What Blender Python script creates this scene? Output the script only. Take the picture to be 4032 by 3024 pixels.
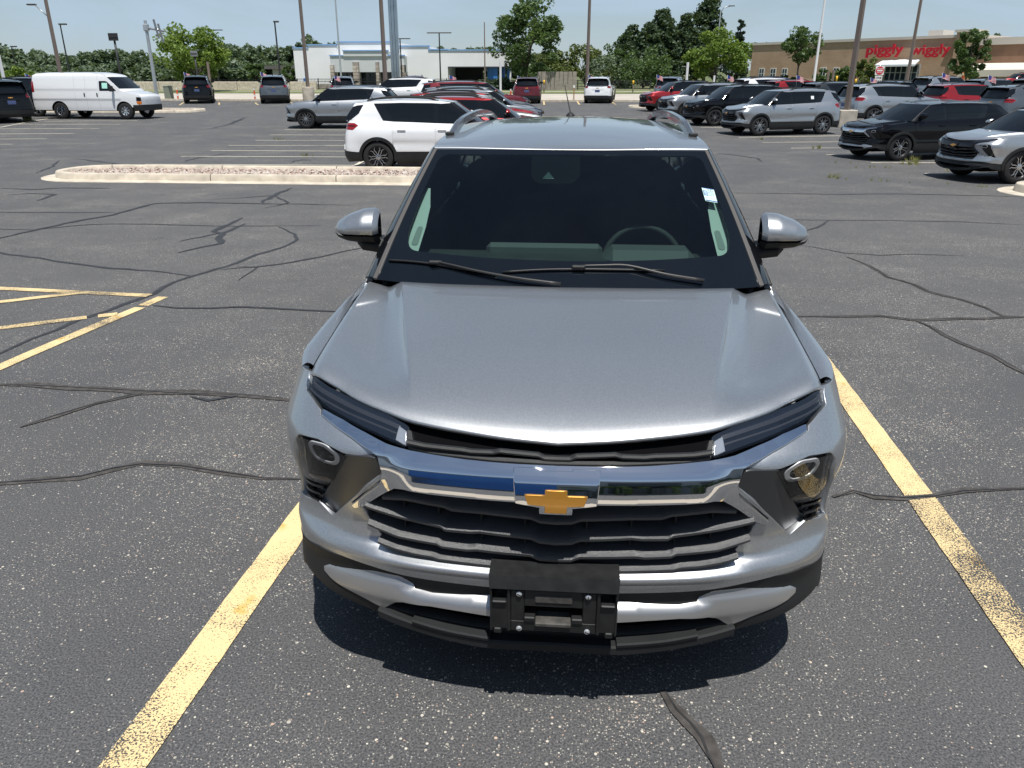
import bpy, math, random
import numpy as np
from mathutils import Vector, Matrix, geometry
for o in list(bpy.data.objects): bpy.data.objects.remove(o)
SC = bpy.context.scene
COL = SC.collection
R_ = math.radians

# ---------------------------------------------------------------- camera
cam_d = bpy.data.cameras.new('camera'); cam = bpy.data.objects.new('camera', cam_d); COL.objects.link(cam)
cam_d.sensor_width = 36; cam_d.lens = 27.04; cam_d.clip_start = .05; cam_d.clip_end = 3000
cam.location = (.018, 0, 1.845)
cam.rotation_euler = (math.pi/2 - .3782, 0, .0774)
SC.camera = cam
# ---------------------------------------------------------------- sky, sun, exposure
SUN = Vector((.10, -.34, 1)).normalized()
world = bpy.data.worlds.new('World'); SC.world = world; world.use_nodes = True
wn = world.node_tree.nodes; wl = world.node_tree.links
wn.clear()
sky = wn.new('ShaderNodeTexSky'); sky.sky_type = 'NISHITA'; sky.sun_disc = False
sky.sun_elevation = math.asin(SUN.z); sky.sun_rotation = math.atan2(SUN.x, SUN.y)
sky.air_density = 1.0; sky.dust_density = .35; sky.ozone_density = 2.2
tcw = wn.new('ShaderNodeTexCoord'); mpw = wn.new('ShaderNodeMapping'); mpw.inputs['Scale'].default_value = (1.0, 1.0, 4.5)
wl.new(tcw.outputs['Generated'], mpw.inputs['Vector'])
nzw = wn.new('ShaderNodeTexNoise'); nzw.inputs['Scale'].default_value = 2.9; nzw.inputs['Detail'].default_value = 7; nzw.inputs['Roughness'].default_value = .6; nzw.inputs['Distortion'].default_value = .5
wl.new(mpw.outputs['Vector'], nzw.inputs['Vector'])
rpw = wn.new('ShaderNodeValToRGB'); rpw.color_ramp.elements[0].position = .42; rpw.color_ramp.elements[1].position = .60
rpw.color_ramp.elements[0].color = (.50, .50, .50, 1); rpw.color_ramp.elements[1].color = (.92, .92, .92, 1)
wl.new(nzw.outputs['Fac'], rpw.inputs['Fac'])
mxw = wn.new('ShaderNodeMixRGB'); mxw.inputs['Color2'].default_value = (5.9, 7.6, 9.3, 1)
# the haze thins out towards the zenith
sxw = wn.new('ShaderNodeSeparateXYZ'); wl.new(tcw.outputs['Generated'], sxw.inputs[0])
mrw = wn.new('ShaderNodeMapRange'); mrw.interpolation_type = 'SMOOTHSTEP'
for k_, v_ in (('From Min', .10), ('From Max', .75), ('To Min', 1.0), ('To Max', .22)): mrw.inputs[k_].default_value = v_
wl.new(sxw.outputs[2], mrw.inputs['Value'])
muw = wn.new('ShaderNodeMath'); muw.operation = 'MULTIPLY'; wl.new(rpw.outputs['Color'], muw.inputs[0]); wl.new(mrw.outputs[0], muw.inputs[1])
wl.new(muw.outputs[0], mxw.inputs['Fac']); wl.new(sky.outputs['Color'], mxw.inputs['Color1'])
bgw = wn.new('ShaderNodeBackground'); bgw.inputs['Strength'].default_value = .068
wl.new(mxw.outputs['Color'], bgw.inputs['Color'])
ow = wn.new('ShaderNodeOutputWorld'); wl.new(bgw.outputs['Background'], ow.inputs['Surface'])
sun_d = bpy.data.lights.new('sun', 'SUN'); sun_d.energy = 4.9; sun_d.angle = R_(.53); sun_d.color = (1, .965, .91)
sun = bpy.data.objects.new('sun', sun_d); COL.objects.link(sun)
sun.rotation_euler = SUN.to_track_quat('Z', 'Y').to_euler()
SC.view_settings.view_transform = 'Standard'; SC.view_settings.look = 'None'
SC.view_settings.exposure = 0.22; SC.view_settings.gamma = 1; SC.view_settings.use_curve_mapping = False
SC.render.engine = 'CYCLES'
SC.render.resolution_x = 1024; SC.render.resolution_y = 768
SC.cycles.max_bounces = 8; SC.cycles.transparent_max_bounces = 12

# ---------------------------------------------------------------- materials
MATS = {}
def srgb(r, g, b):
    f = lambda c: ((c/255 + .055)/1.055)**2.4 if c/255 > .04045 else c/255/12.92
    return (f(r), f(g), f(b))
def newmat(name):
    m = bpy.data.materials.new(name); m.use_nodes = True
    m.node_tree.nodes.clear(); return m, m.node_tree.nodes, m.node_tree.links
def pbsdf(n, l, col=None, rough=.5, metal=0, **kw):
    b = n.new('ShaderNodeBsdfPrincipled'); o = n.new('ShaderNodeOutputMaterial'); l.new(b.outputs[0], o.inputs['Surface'])
    if col is not None: b.inputs['Base Color'].default_value = (*col[:3], 1)
    b.inputs['Roughness'].default_value = rough; b.inputs['Metallic'].default_value = metal
    for k, v in kw.items(): b.inputs[k.replace('_', ' ')].default_value = v
    return b
def node(n, t, **kw):
    x = n.new('ShaderNode'+t)
    for k, v in kw.items():
        if k in x.inputs: x.inputs[k].default_value = v
        else: setattr(x, k, v)
    return x
def coords(n, l, kind='Object', scale=(1,1,1)):
    t = n.new('ShaderNodeTexCoord'); m = n.new('ShaderNodeMapping'); m.inputs['Scale'].default_value = scale
    l.new(t.outputs[kind], m.inputs['Vector']); return m.outputs['Vector']
def ramp(n, l, src, stops):
    r = n.new('ShaderNodeValToRGB'); e = r.color_ramp.elements
    while len(e) < len(stops): e.new(.5)
    for el, (p, c) in zip(e, stops):
        el.position = p; el.color = (*c, 1) if len(c) == 3 else c
    l.new(src, r.inputs['Fac']); return r.outputs['Color']
def mixc(n, l, fac, a, b, blend='MIX'):
    m = n.new('ShaderNodeMixRGB'); m.blend_type = blend
    for s, v in ((m.inputs['Fac'], fac), (m.inputs['Color1'], a), (m.inputs['Color2'], b)):
        if isinstance(v, (int, float)): s.default_value = v
        elif isinstance(v, tuple): s.default_value = (*v[:3], 1)
        else: l.new(v, s)
    return m.outputs['Color']
def mth(n, l, op, a, b=None, clamp=False):
    m = n.new('ShaderNodeMath'); m.operation = op; m.use_clamp = clamp
    for s, v in ((m.inputs[0], a), (m.inputs[1], b)):
        if v is None: continue
        if isinstance(v, (int, float)): s.default_value = v
        else: l.new(v, s)
    return m.outputs[0]
def plain(name, col, rough=.5, metal=0, var=.0, vscale=8, bump=0, bscale=60, **kw):
    """one colour with a little procedural variation"""
    if name in MATS: return MATS[name]
    m, n, l = newmat(name); b = pbsdf(n, l, col, rough, metal, **kw)
    if var or bump:
        v = coords(n, l)
        nz = node(n, 'TexNoise', Scale=vscale, Detail=5); l.new(v, nz.inputs['Vector'])
        if var:
            lo = tuple(c*(1-var) for c in col); hi = tuple(min(1, c*(1+var)) for c in col)
            l.new(ramp(n, l, nz.outputs['Fac'], [(.3, lo), (.7, hi)]), b.inputs['Base Color'])
        if bump:
            nb = node(n, 'TexNoise', Scale=bscale, Detail=4); l.new(v, nb.inputs['Vector'])
            bp = node(n, 'Bump', Strength=bump, Distance=.01); l.new(nb.outputs['Fac'], bp.inputs['Height']); l.new(bp.outputs['Normal'], b.inputs['Normal'])
    MATS[name] = m; return m
def paint(name, col, metal=.75, rough=.34, flake=.12, spec=.5):
    if name in MATS: return MATS[name]
    m, n, l = newmat(name); b = pbsdf(n, l, col, rough, metal, Coat_Weight=1.0, Coat_Roughness=.025, Coat_IOR=1.45, Specular_IOR_Level=spec)
    v = coords(n, l)
    vo = node(n, 'TexVoronoi', Scale=420.0); l.new(v, vo.inputs['Vector'])
    l.new(ramp(n, l, vo.outputs['Color'], [(0, tuple(c*(1-flake) for c in col)), (1, tuple(min(1, c*(1+flake)) for c in col))]), b.inputs['Base Color'])
    # fine road dust in the clear coat
    nz = node(n, 'TexNoise', Scale=7.0, Detail=6); l.new(v, nz.inputs['Vector'])
    l.new(ramp(n, l, nz.outputs['Fac'], [(.35, (.015,)*3), (.75, (.09,)*3)]), b.inputs['Coat Roughness'])
    MATS[name] = m; return m
def glass(name, tint=(.55, .68, .64), refl=1.0):
    if name in MATS: return MATS[name]
    m, n, l = newmat(name)
    t = node(n, 'BsdfTransparent'); t.inputs['Color'].default_value = (*tint, 1)
    g = node(n, 'BsdfGlossy', Roughness=.01); g.inputs['Color'].default_value = (refl, refl, refl, 1)
    f = node(n, 'Fresnel', IOR=1.5)
    mx = n.new('ShaderNodeMixShader'); l.new(f.outputs[0], mx.inputs[0]); l.new(t.outputs[0], mx.inputs[1]); l.new(g.outputs[0], mx.inputs[2])
    o = n.new('ShaderNodeOutputMaterial'); l.new(mx.outputs[0], o.inputs['Surface'])
    MATS[name] = m; return m
CHROME = plain('chrome', (.72, .73, .75), .04, 1.0)
BLACKGLOSS = plain('black_gloss', (.006, .007, .009), .06)
BLACKPLASTIC = plain('black_plastic', (.016, .017, .018), .58, var=.2, vscale=5, bump=.12, bscale=900, Specular_IOR_Level=.32)
GRILLEPLASTIC = plain('grille_plastic', (.018, .019, .020), .45, bump=.2, bscale=700, Specular_IOR_Level=.3)
DARK = plain('dark_cavity', (.005, .005, .006), .9, Specular_IOR_Level=.03)
TINTED = plain('tinted_window', (.005, .007, .009), .03, Specular_IOR_Level=.4)
RUBBER = plain('tyre_rubber', (.012, .012, .013), .75, var=.25, vscale=20)
ALLOY = plain('alloy_silver', (.55, .56, .58), .22, .95)
ALLOYDARK = plain('alloy_dark', (.03, .03, .033), .3, .4)
REDLAMP = plain('red_lamp', (.25, .006, .008), .08, Coat_Weight=.6)
AMBER = plain('amber_lamp', (.6, .16, .02), .15)
CLEARLAMP = plain('clear_lamp', (.5, .52, .55), .1, .5)
SILVERPAINT = plain('skid_silver', (.46, .46, .46), .36, .85, var=.06, vscale=3)

# ---------------------------------------------------------------- survey helpers: where a point seen in the photograph (4032 x 3024) stands in the lot
_F, _P, _Y = 3029., .3782, .0774
_r = np.array((math.cos(_Y), math.sin(_Y), 0)); _fh = np.array((-math.sin(_Y), math.cos(_Y), 0))
_fw = np.array((_fh[0]*math.cos(_P), _fh[1]*math.cos(_P), -math.sin(_P))); _up = np.cross(_r, _fw); _c = np.array((.018, 0, 1.845))
GP = [(-60,0),(5,0),(9,-.05),(16,-.21),(29,-.21),(37,-.04),(50,.1),(56,.15),(160,1.5),(400,4.5),(1000,11)]
def g(y): return np.interp(y, [a for a, b in GP], [b for a, b in GP])
def ray(u, v): return _r*(u-2016)/_F - _up*(v-1512)/_F + _fw
def at(u, v, y):
    d = ray(u, v); return _c + d*(y/d[1])
def gnd(u, v, dz=0):
    d = ray(u, v)
    for rng in (np.linspace(.5, 60, 6000), np.linspace(60, 900, 9000)):
        q = _c[2] + rng*d[2] - g(rng*d[1]) - dz; i = int(np.argmax(q < 0))
        if q[i] < 0:
            p = _c + d*rng[i]; p[2] = g(p[1]) + dz; return p
    raise ValueError((u, v))
def zp(o, s, pts): return [(o[0]+a/s, o[1]+b/s) for a, b in pts]
def gx(x, y, dz=0): return (x, y, float(g(y)) + dz)

# ---------------------------------------------------------------- curve and surface helpers
def pchip(xs, ys):
    """monotone cubic interpolation, returns a vectorised function"""
    xs = np.asarray(xs, float); ys = np.asarray(ys, float)
    h = np.diff(xs); d = np.diff(ys) / h
    m = np.zeros_like(ys)
    m[0] = d[0]; m[-1] = d[-1]
    for i in range(1, len(xs) - 1):
        if d[i-1] * d[i] <= 0: m[i] = 0
        else:
            w1 = 2*h[i] + h[i-1]; w2 = h[i] + 2*h[i-1]
            m[i] = (w1 + w2) / (w1/d[i-1] + w2/d[i])
    def f(x):
        x = np.clip(np.asarray(x, float), xs[0], xs[-1])
        i = np.clip(np.searchsorted(xs, x, side='right') - 1, 0, len(xs) - 2)
        t = (x - xs[i]) / h[i]
        return ((2*t**3 - 3*t**2 + 1)*ys[i] + (t**3 - 2*t**2 + t)*h[i]*m[i]
                + (-2*t**3 + 3*t**2)*ys[i+1] + (t**3 - t**2)*h[i]*m[i+1])
    return f

def P(pairs):
    return pchip([a for a, b in pairs], [b for a, b in pairs])

def sstep(a, b, x):
    t = np.clip((np.asarray(x, float) - a) / (b - a), 0, 1)
    return t*t*(3 - 2*t)

def catmull(pts, n=16):
    p = np.asarray(pts, float)
    q = np.vstack([2*p[0]-p[1], p, 2*p[-1]-p[-2]])
    out = []
    for i in range(1, len(q)-2):
        for k in range(n):
            t = k/n
            out.append(0.5*((2*q[i]) + (-q[i-1]+q[i+1])*t + (2*q[i-1]-5*q[i]+4*q[i+1]-q[i+2])*t*t
                            + (-q[i-1]+3*q[i]-3*q[i+1]+q[i+2])*t**3))
    out.append(p[-1])
    return np.array(out)

class Wrap:
    """the lower body of a car: a plan curve round the car from the front centre to the rear centre, with a
    height profile for the nose, the flank and the tail. pos(t, z) -> xyz, t = length along the plan curve"""
    def __init__(s, plan, front, side, rear, tb):
        d = catmull(plan, 24)
        d[:, 0] = np.maximum(d[:, 0], 0)
        seg = np.r_[0, np.cumsum(np.hypot(*np.diff(d, axis=0).T))]
        s.L = seg[-1]
        s.t = np.linspace(0, s.L, 900)
        s.x = np.interp(s.t, seg, d[:, 0]); s.y = np.interp(s.t, seg, d[:, 1])
        tx = np.gradient(s.x, s.t); ty = np.gradient(s.y, s.t)
        k = np.ones(15)/15
        tx = np.convolve(np.r_[tx[7:0:-1], tx, tx[-2:-9:-1]], k, 'valid'); ty = np.convolve(np.r_[-ty[7:0:-1], ty, -ty[-2:-9:-1]], k, 'valid')
        l = np.hypot(tx, ty); s.nx = ty/l; s.ny = -tx/l
        s.f, s.s, s.r = P(front), P(side), P(rear)
        s.tb = tb
        i0 = np.argmax(s.x > 0.8*s.x.max()); i1 = len(s.x) - np.argmax(s.x[::-1] > 0.8*s.x.max())
        s.ys, s.ts = s.y[i0:i1], s.t[i0:i1]
        s.xs0, s.tx0 = s.x[:i0], s.t[:i0]
    def off(s, t, z):
        a = np.abs(t)
        wf = 1 - sstep(s.tb[0], s.tb[1], a); wr = sstep(s.tb[2], s.tb[3], a)
        return wf*s.f(z) + wr*s.r(z) + (1 - wf - wr)*s.s(z)
    def pos(s, t, z, d=0.0):
        t = np.asarray(t, float); z = np.asarray(z, float)
        a = np.abs(t); sg = np.where(t < 0, -1.0, 1.0)
        o = s.off(t, z) + d
        x = np.interp(a, s.t, s.x) + o*np.interp(a, s.t, s.nx)
        y = np.interp(a, s.t, s.y) + o*np.interp(a, s.t, s.ny)
        return np.stack([sg*x, y, z + 0*x], -1)
    def ty(s, y):          # flank: t from y
        return np.interp(y, s.ys, s.ts)
    def tx(s, x):          # nose: t from x
        return np.interp(x, s.xs0, s.tx0)

# the compact SUV that stands in the foreground and again in the rows behind
TB_PLAN = [(0,0),(.2,.006),(.4,.028),(.55,.060),(.67,.103),(.765,.160),(.83,.225),(.872,.305),(.896,.40),(.908,.53),
           (.912,.68),(.912,.85),(.908,1.05),(.896,1.4),(.893,2.2),(.90,3.2),(.905,3.6),(.893,3.95),(.85,4.17),(.75,4.31),(.5,4.385),(.25,4.405),(0,4.41)]
TB_FRONT = [(.10,-.16),(.15,-.09),(.20,-.05),(.26,-.015),(.34,.0),(.42,-.012),(.46,-.005),(.495,.0),(.515,-.012),(.540,-.038),(.58,-.045),(.68,-.03),(.75,-.006),
            (.80,.0),(.85,-.012),(.89,-.050),(.92,-.085),(.97,-.15),(1.05,-.24)]
TB_SIDE = [(.10,-.12),(.22,-.05),(.32,-.022),(.45,-.014),(.60,-.010),(.75,.0),(.84,-.002),(.90,-.010),(.95,-.022),(1.0,-.040),(1.06,-.068),(1.12,-.105),(1.3,-.2)]
TB_REAR = [(.10,-.20),(.25,-.06),(.35,-.005),(.5,.0),(.62,-.01),(.75,-.02),(.9,-.045),(1.0,-.07),(1.1,-.11),(1.3,-.2)]
def tb_wrap():
    return Wrap(TB_PLAN, TB_FRONT, TB_SIDE, TB_REAR, (.72, 1.25, 4.55, 4.9))

# ---------------------------------------------------------------- mesh helpers
def link(name, me, mat=None, parent=None):
    o = bpy.data.objects.new(name, me); COL.objects.link(o)
    if mat is not None and not me.materials: me.materials.append(mat)
    if parent is not None: o.parent = parent
    return o
def mesh(name, V, Fc, N=None, smooth=True):
    me = bpy.data.meshes.new(name)
    me.from_pydata([tuple(map(float, v)) for v in V], [], [tuple(int(i) for i in f) for f in Fc])
    if smooth: me.polygons.foreach_set('use_smooth', [True]*len(me.polygons))
    me.update()
    if N is not None:
        N = np.asarray(N, float); ln = np.linalg.norm(N, axis=1); ln[ln == 0] = 1
        me.normals_split_custom_set_from_vertices((N/ln[:, None]).tolist())
    return me
def empty(name, loc=(0,0,0), rz=0, label=None, cat=None, group=None):
    o = bpy.data.objects.new(name, None); COL.objects.link(o); o.location = loc; o.rotation_euler = (0, 0, rz); o.empty_display_size = .2
    tag(o, label, cat, group); return o
def tag(o, label=None, cat=None, group=None, kind=None):
    for k, v in (('label', label), ('category', cat), ('group', group), ('kind', kind)):
        if v: o[k] = v
    return o
def inpoly(px, py, poly):
    c = np.zeros(px.shape, bool); n = len(poly)
    for i in range(n):
        x0, y0 = poly[i]; x1, y1 = poly[i-1]
        if y0 == y1: continue
        m = (y0 > py) != (y1 > py)
        c ^= m & (px < (x1-x0)*(py-y0)/(y1-y0) + x0)
    return c
def resamp(poly, sp):
    out = []
    for i in range(len(poly)):
        a = np.array(poly[i], float); b = np.array(poly[(i+1) % len(poly)], float)
        k = max(1, int(math.ceil(np.linalg.norm(b-a)/sp)))
        for j in range(k): out.append(tuple(a + (b-a)*j/k))
    return out
def roundpoly(poly, r=.01, n=3):
    """round the corners of a polygon"""
    out = []; m = len(poly)
    for i in range(m):
        p = np.array(poly[i], float); a = np.array(poly[i-1], float); b = np.array(poly[(i+1) % m], float)
        la, lb = np.linalg.norm(a-p), np.linalg.norm(b-p)
        d = min(r, .45*la, .45*lb)
        if d < 1e-5: out.append(tuple(p)); continue
        q0 = p + (a-p)/la*d; q1 = p + (b-p)/lb*d
        for k in range(n+1):
            t = k/n; out.append(tuple((1-t)**2*q0 + 2*t*(1-t)*p + t*t*q1))
    return out
def panel(fn, outline, holes=(), sp=.03, off=0.0, roll=.003, depth=.015, clean=True):
    """a curved sheet: the outline (and holes) are laid on the surface fn(a, b, d), with a rounded, turned-in edge"""
    offf = off if callable(off) else (lambda a, b: off + 0*a)
    loops = [resamp(outline, sp)] + [resamp(h, sp) for h in holes]
    pts = []; edges = []
    for lp in loops:
        i0 = len(pts); pts += lp; edges += [(i0+i, i0+(i+1) % len(lp)) for i in range(len(lp))]
    pa = np.array(pts)
    x0, y0 = pa.min(0); x1, y1 = pa.max(0)
    gx, gy = np.meshgrid(np.arange(x0+sp*.5, x1, sp), np.arange(y0+sp*.5, y1, sp), indexing='ij')
    gx, gy = gx.ravel(), gy.ravel()
    m = inpoly(gx, gy, outline)
    for h in holes: m &= ~inpoly(gx, gy, h)
    gx, gy = gx[m], gy[m]
    if len(gx):
        d2 = np.min((gx[:, None]-pa[None, :, 0])**2 + (gy[:, None]-pa[None, :, 1])**2, axis=1)
        k = d2 > (.45*sp)**2; gx, gy = gx[k], gy[k]
    allp = [Vector(p) for p in pts] + [Vector((a, b)) for a, b in zip(gx, gy)]
    res = geometry.delaunay_2d_cdt(allp, edges, [], 0, 1e-6)
    vv = np.array([(v.x, v.y) for v in res[0]]); tri = np.array([f for f in res[2] if len(f) == 3])
    cen = vv[tri].mean(1)
    k = inpoly(cen[:, 0], cen[:, 1], outline)
    for h in holes: k &= ~inpoly(cen[:, 0], cen[:, 1], h)
    tri = tri[k]
    a2 = vv[tri]; ar = (a2[:, 1, 0]-a2[:, 0, 0])*(a2[:, 2, 1]-a2[:, 0, 1]) - (a2[:, 2, 0]-a2[:, 0, 0])*(a2[:, 1, 1]-a2[:, 0, 1])
    tri = tri[np.abs(ar) > 1e-9]
    a2 = vv[tri]; ar = (a2[:, 1, 0]-a2[:, 0, 0])*(a2[:, 2, 1]-a2[:, 0, 1]) - (a2[:, 2, 0]-a2[:, 0, 0])*(a2[:, 1, 1]-a2[:, 0, 1])
    tri[ar < 0] = tri[ar < 0][:, ::-1]
    used = np.unique(tri); rm = -np.ones(len(vv), int); rm[used] = np.arange(len(used)); vv = vv[used]; tri = rm[tri]
    a, b = vv[:, 0], vv[:, 1]
    f = lambda a, b: fn(a, b, offf(a, b))
    V = f(a, b); e = 2e-3
    N = np.cross(f(a+e, b) - f(a-e, b), f(a, b+e) - f(a, b-e)); N /= np.linalg.norm(N, axis=1)[:, None] + 1e-12
    faces = [tuple(t) for t in tri]
    if depth > 0:
        cnt = {}
        for t in tri:
            for i in range(3):
                ed = (t[i], t[(i+1) % 3]); cnt[ed] = 1
        bed = [ed for ed in cnt if (ed[1], ed[0]) not in cnt]
        outv = {}
        for i, j in bed:
            o = np.cross(V[j]-V[i], N[i]); o /= np.linalg.norm(o) + 1e-12
            outv[i] = outv.get(i, 0) + o; outv[j] = outv.get(j, 0) + o
        n0 = len(V); ids = {}; R1 = []; R2 = []; NN = []
        for i, o in outv.items():
            o = o/(np.linalg.norm(o)+1e-12); ids[i] = len(R1)
            R1.append(V[i] + o*roll*.6 - N[i]*roll); R2.append(V[i] + o*roll*.6 - N[i]*(roll+depth)); NN.append(o)
        k = len(R1); V = np.vstack([V, R1, R2]); N = np.vstack([N, np.array(NN)*.85 + N[list(outv)]*.3, NN])
        for i, j in bed:
            faces.append((j, i, n0+ids[i], n0+ids[j])); faces.append((n0+ids[j], n0+ids[i], n0+k+ids[i], n0+k+ids[j]))
    return V, faces, N
def mirror(g):
    V, Fc, N = g; V2 = V.copy(); V2[:, 0] *= -1; N2 = None
    if N is not None: N2 = N.copy(); N2[:, 0] *= -1
    return V2, [tuple(reversed(f)) for f in Fc], N2
def join(*gs):
    V = []; Fc = []; N = []; n = 0; hasn = all(g[2] is not None for g in gs)
    for v, f, nn in gs:
        V.append(v); Fc += [tuple(i+n for i in t) for t in f]; n += len(v)
        if hasn: N.append(nn)
    return np.vstack(V), Fc, (np.vstack(N) if hasn else None)
def both(g): return join(g, mirror(g))
def box(c, s, rot=None):
    c = np.array(c, float); s = np.array(s, float)/2
    V = np.array([(x, y, z) for x in (-1, 1) for y in (-1, 1) for z in (-1, 1)], float)*s
    if rot is not None: V = V @ np.array(rot.to_3x3()).T
    return V + c, [(0,1,3,2),(4,6,7,5),(0,4,5,1),(2,3,7,6),(0,2,6,4),(1,5,7,3)], None
def bbox(c, s, bev=.01, rot=None):
    """box with chamfered edges"""
    s = np.array(s, float)/2; b = min(bev, *(s*.9)); V = []; 
    for sx in (-1, 1):
        for sy in (-1, 1):
            for sz in (-1, 1):
                V += [(sx*s[0], sy*(s[1]-b), sz*(s[2]-b)), (sx*(s[0]-b), sy*s[1], sz*(s[2]-b)), (sx*(s[0]-b), sy*(s[1]-b), sz*s[2])]
    V = np.array(V, float)
    hull = []
    id_ = lambda sx, sy, sz, k: ((sx*2 + sy)*2 + sz)*3 + k
    F_ = []
    for k in range(3):
        for sgn in (0, 1):
            q = []
            for (u, v) in ((0,0),(1,0),(1,1),(0,1)):
                t = [0,0,0]; t[k] = sgn; t[(k+1)%3] = u; t[(k+2)%3] = v; q.append(id_(*t, k))
            F_.append(tuple(q) if sgn else tuple(reversed(q)))
    for k in range(3):
        for u in (0, 1):
            for v in (0, 1):
                q = []
                for w in (0, 1):
                    t = [0,0,0]; t[k] = w; t[(k+1)%3] = u; t[(k+2)%3] = v
                    q.append((id_(*t, (k+1)%3), id_(*t, (k+2)%3)))
                f = (q[0][0], q[1][0], q[1][1], q[0][1])
                F_.append(f if (u == v) else tuple(reversed(f)))
    for sx in (0, 1):
        for sy in (0, 1):
            for sz in (0, 1):
                f = (id_(sx,sy,sz,0), id_(sx,sy,sz,1), id_(sx,sy,sz,2))
                F_.append(f if (sx+sy+sz) % 2 == 1 else tuple(reversed(f)))
    if rot is not None: V = V @ np.array(rot.to_3x3()).T
    return V + np.array(c, float), F_, None
def tube(path, r, n=8, caps=True):
    path = np.asarray(path, float); m = len(path); rs = np.broadcast_to(np.asarray(r, float), (m,))
    V = []; up = np.array((0, 0, 1.))
    for i in range(m):
        t = path[min(i+1, m-1)] - path[max(i-1, 0)]; t /= np.linalg.norm(t) + 1e-12
        a = np.cross(t, up if abs(t[2]) < .95 else np.array((1., 0, 0))); a /= np.linalg.norm(a); b = np.cross(a, t)
        for k in range(n):
            w = 2*math.pi*k/n; V.append(path[i] + rs[i]*(math.cos(w)*a + math.sin(w)*b))
    F_ = [(i*n+k, i*n+(k+1) % n, (i+1)*n+(k+1) % n, (i+1)*n+k) for i in range(m-1) for k in range(n)]
    if caps: F_ += [tuple(range(n))[::-1], tuple(range((m-1)*n, m*n))]
    return np.array(V), F_, None
def lathe(prof, n=24, axis='z', close=False):
    """prof: list of (r, h)"""
    V = []; m = len(prof)
    for k in range(n):
        w = 2*math.pi*k/n; c, s = math.cos(w), math.sin(w)
        for r, h in prof: V.append((r*c, r*s, h))
    F_ = []
    for k in range(n):
        k2 = (k+1) % n
        for i in range(m-1): F_.append((k*m+i, k2*m+i, k2*m+i+1, k*m+i+1))
        if close: F_.append((k*m+m-1, k2*m+m-1, k2*m, k*m))
    V = np.array(V)
    if axis == 'x': V = V[:, [2, 0, 1]]
    if axis == 'y': V = V[:, [1, 2, 0]]
    return V, F_, None
def prism(poly, z0, z1):
    n = len(poly); V = [(x, y, z0) for x, y in poly] + [(x, y, z1) for x, y in poly]
    return np.array(V, float), [tuple(range(n))[::-1], tuple(range(n, 2*n))] + [(i, (i+1) % n, n+(i+1) % n, n+i) for i in range(n)], None
def xf(g, M):
    V = np.c_[g[0], np.ones(len(g[0]))] @ np.array(M).T
    N = None if g[2] is None else g[2] @ np.array(M.to_3x3()).T
    return V[:, :3], g[1], N
def grid(fn, na, nb):
    """open sheet from fn(a, b), a and b in 0..1"""
    A, B = np.meshgrid(np.linspace(0, 1, na), np.linspace(0, 1, nb), indexing='ij')
    V = fn(A.ravel(), B.ravel())
    return V, [(i*nb+j, (i+1)*nb+j, (i+1)*nb+j+1, i*nb+j+1) for i in range(na-1) for j in range(nb-1)], None
def add(name, g, mat, parent=None, smooth=True):
    return link(name, mesh(name, *g, smooth=smooth), mat, parent)
def autosmooth(o, ang=40):
    me = o.data; me.polygons.foreach_set('use_smooth', [True]*len(me.polygons))
    me.set_sharp_from_angle(angle=R_(ang)); return o
def addhard(name, g, mat, parent=None, ang=35):
    return autosmooth(add(name, (g[0], g[1], None), mat, parent), ang)

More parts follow.
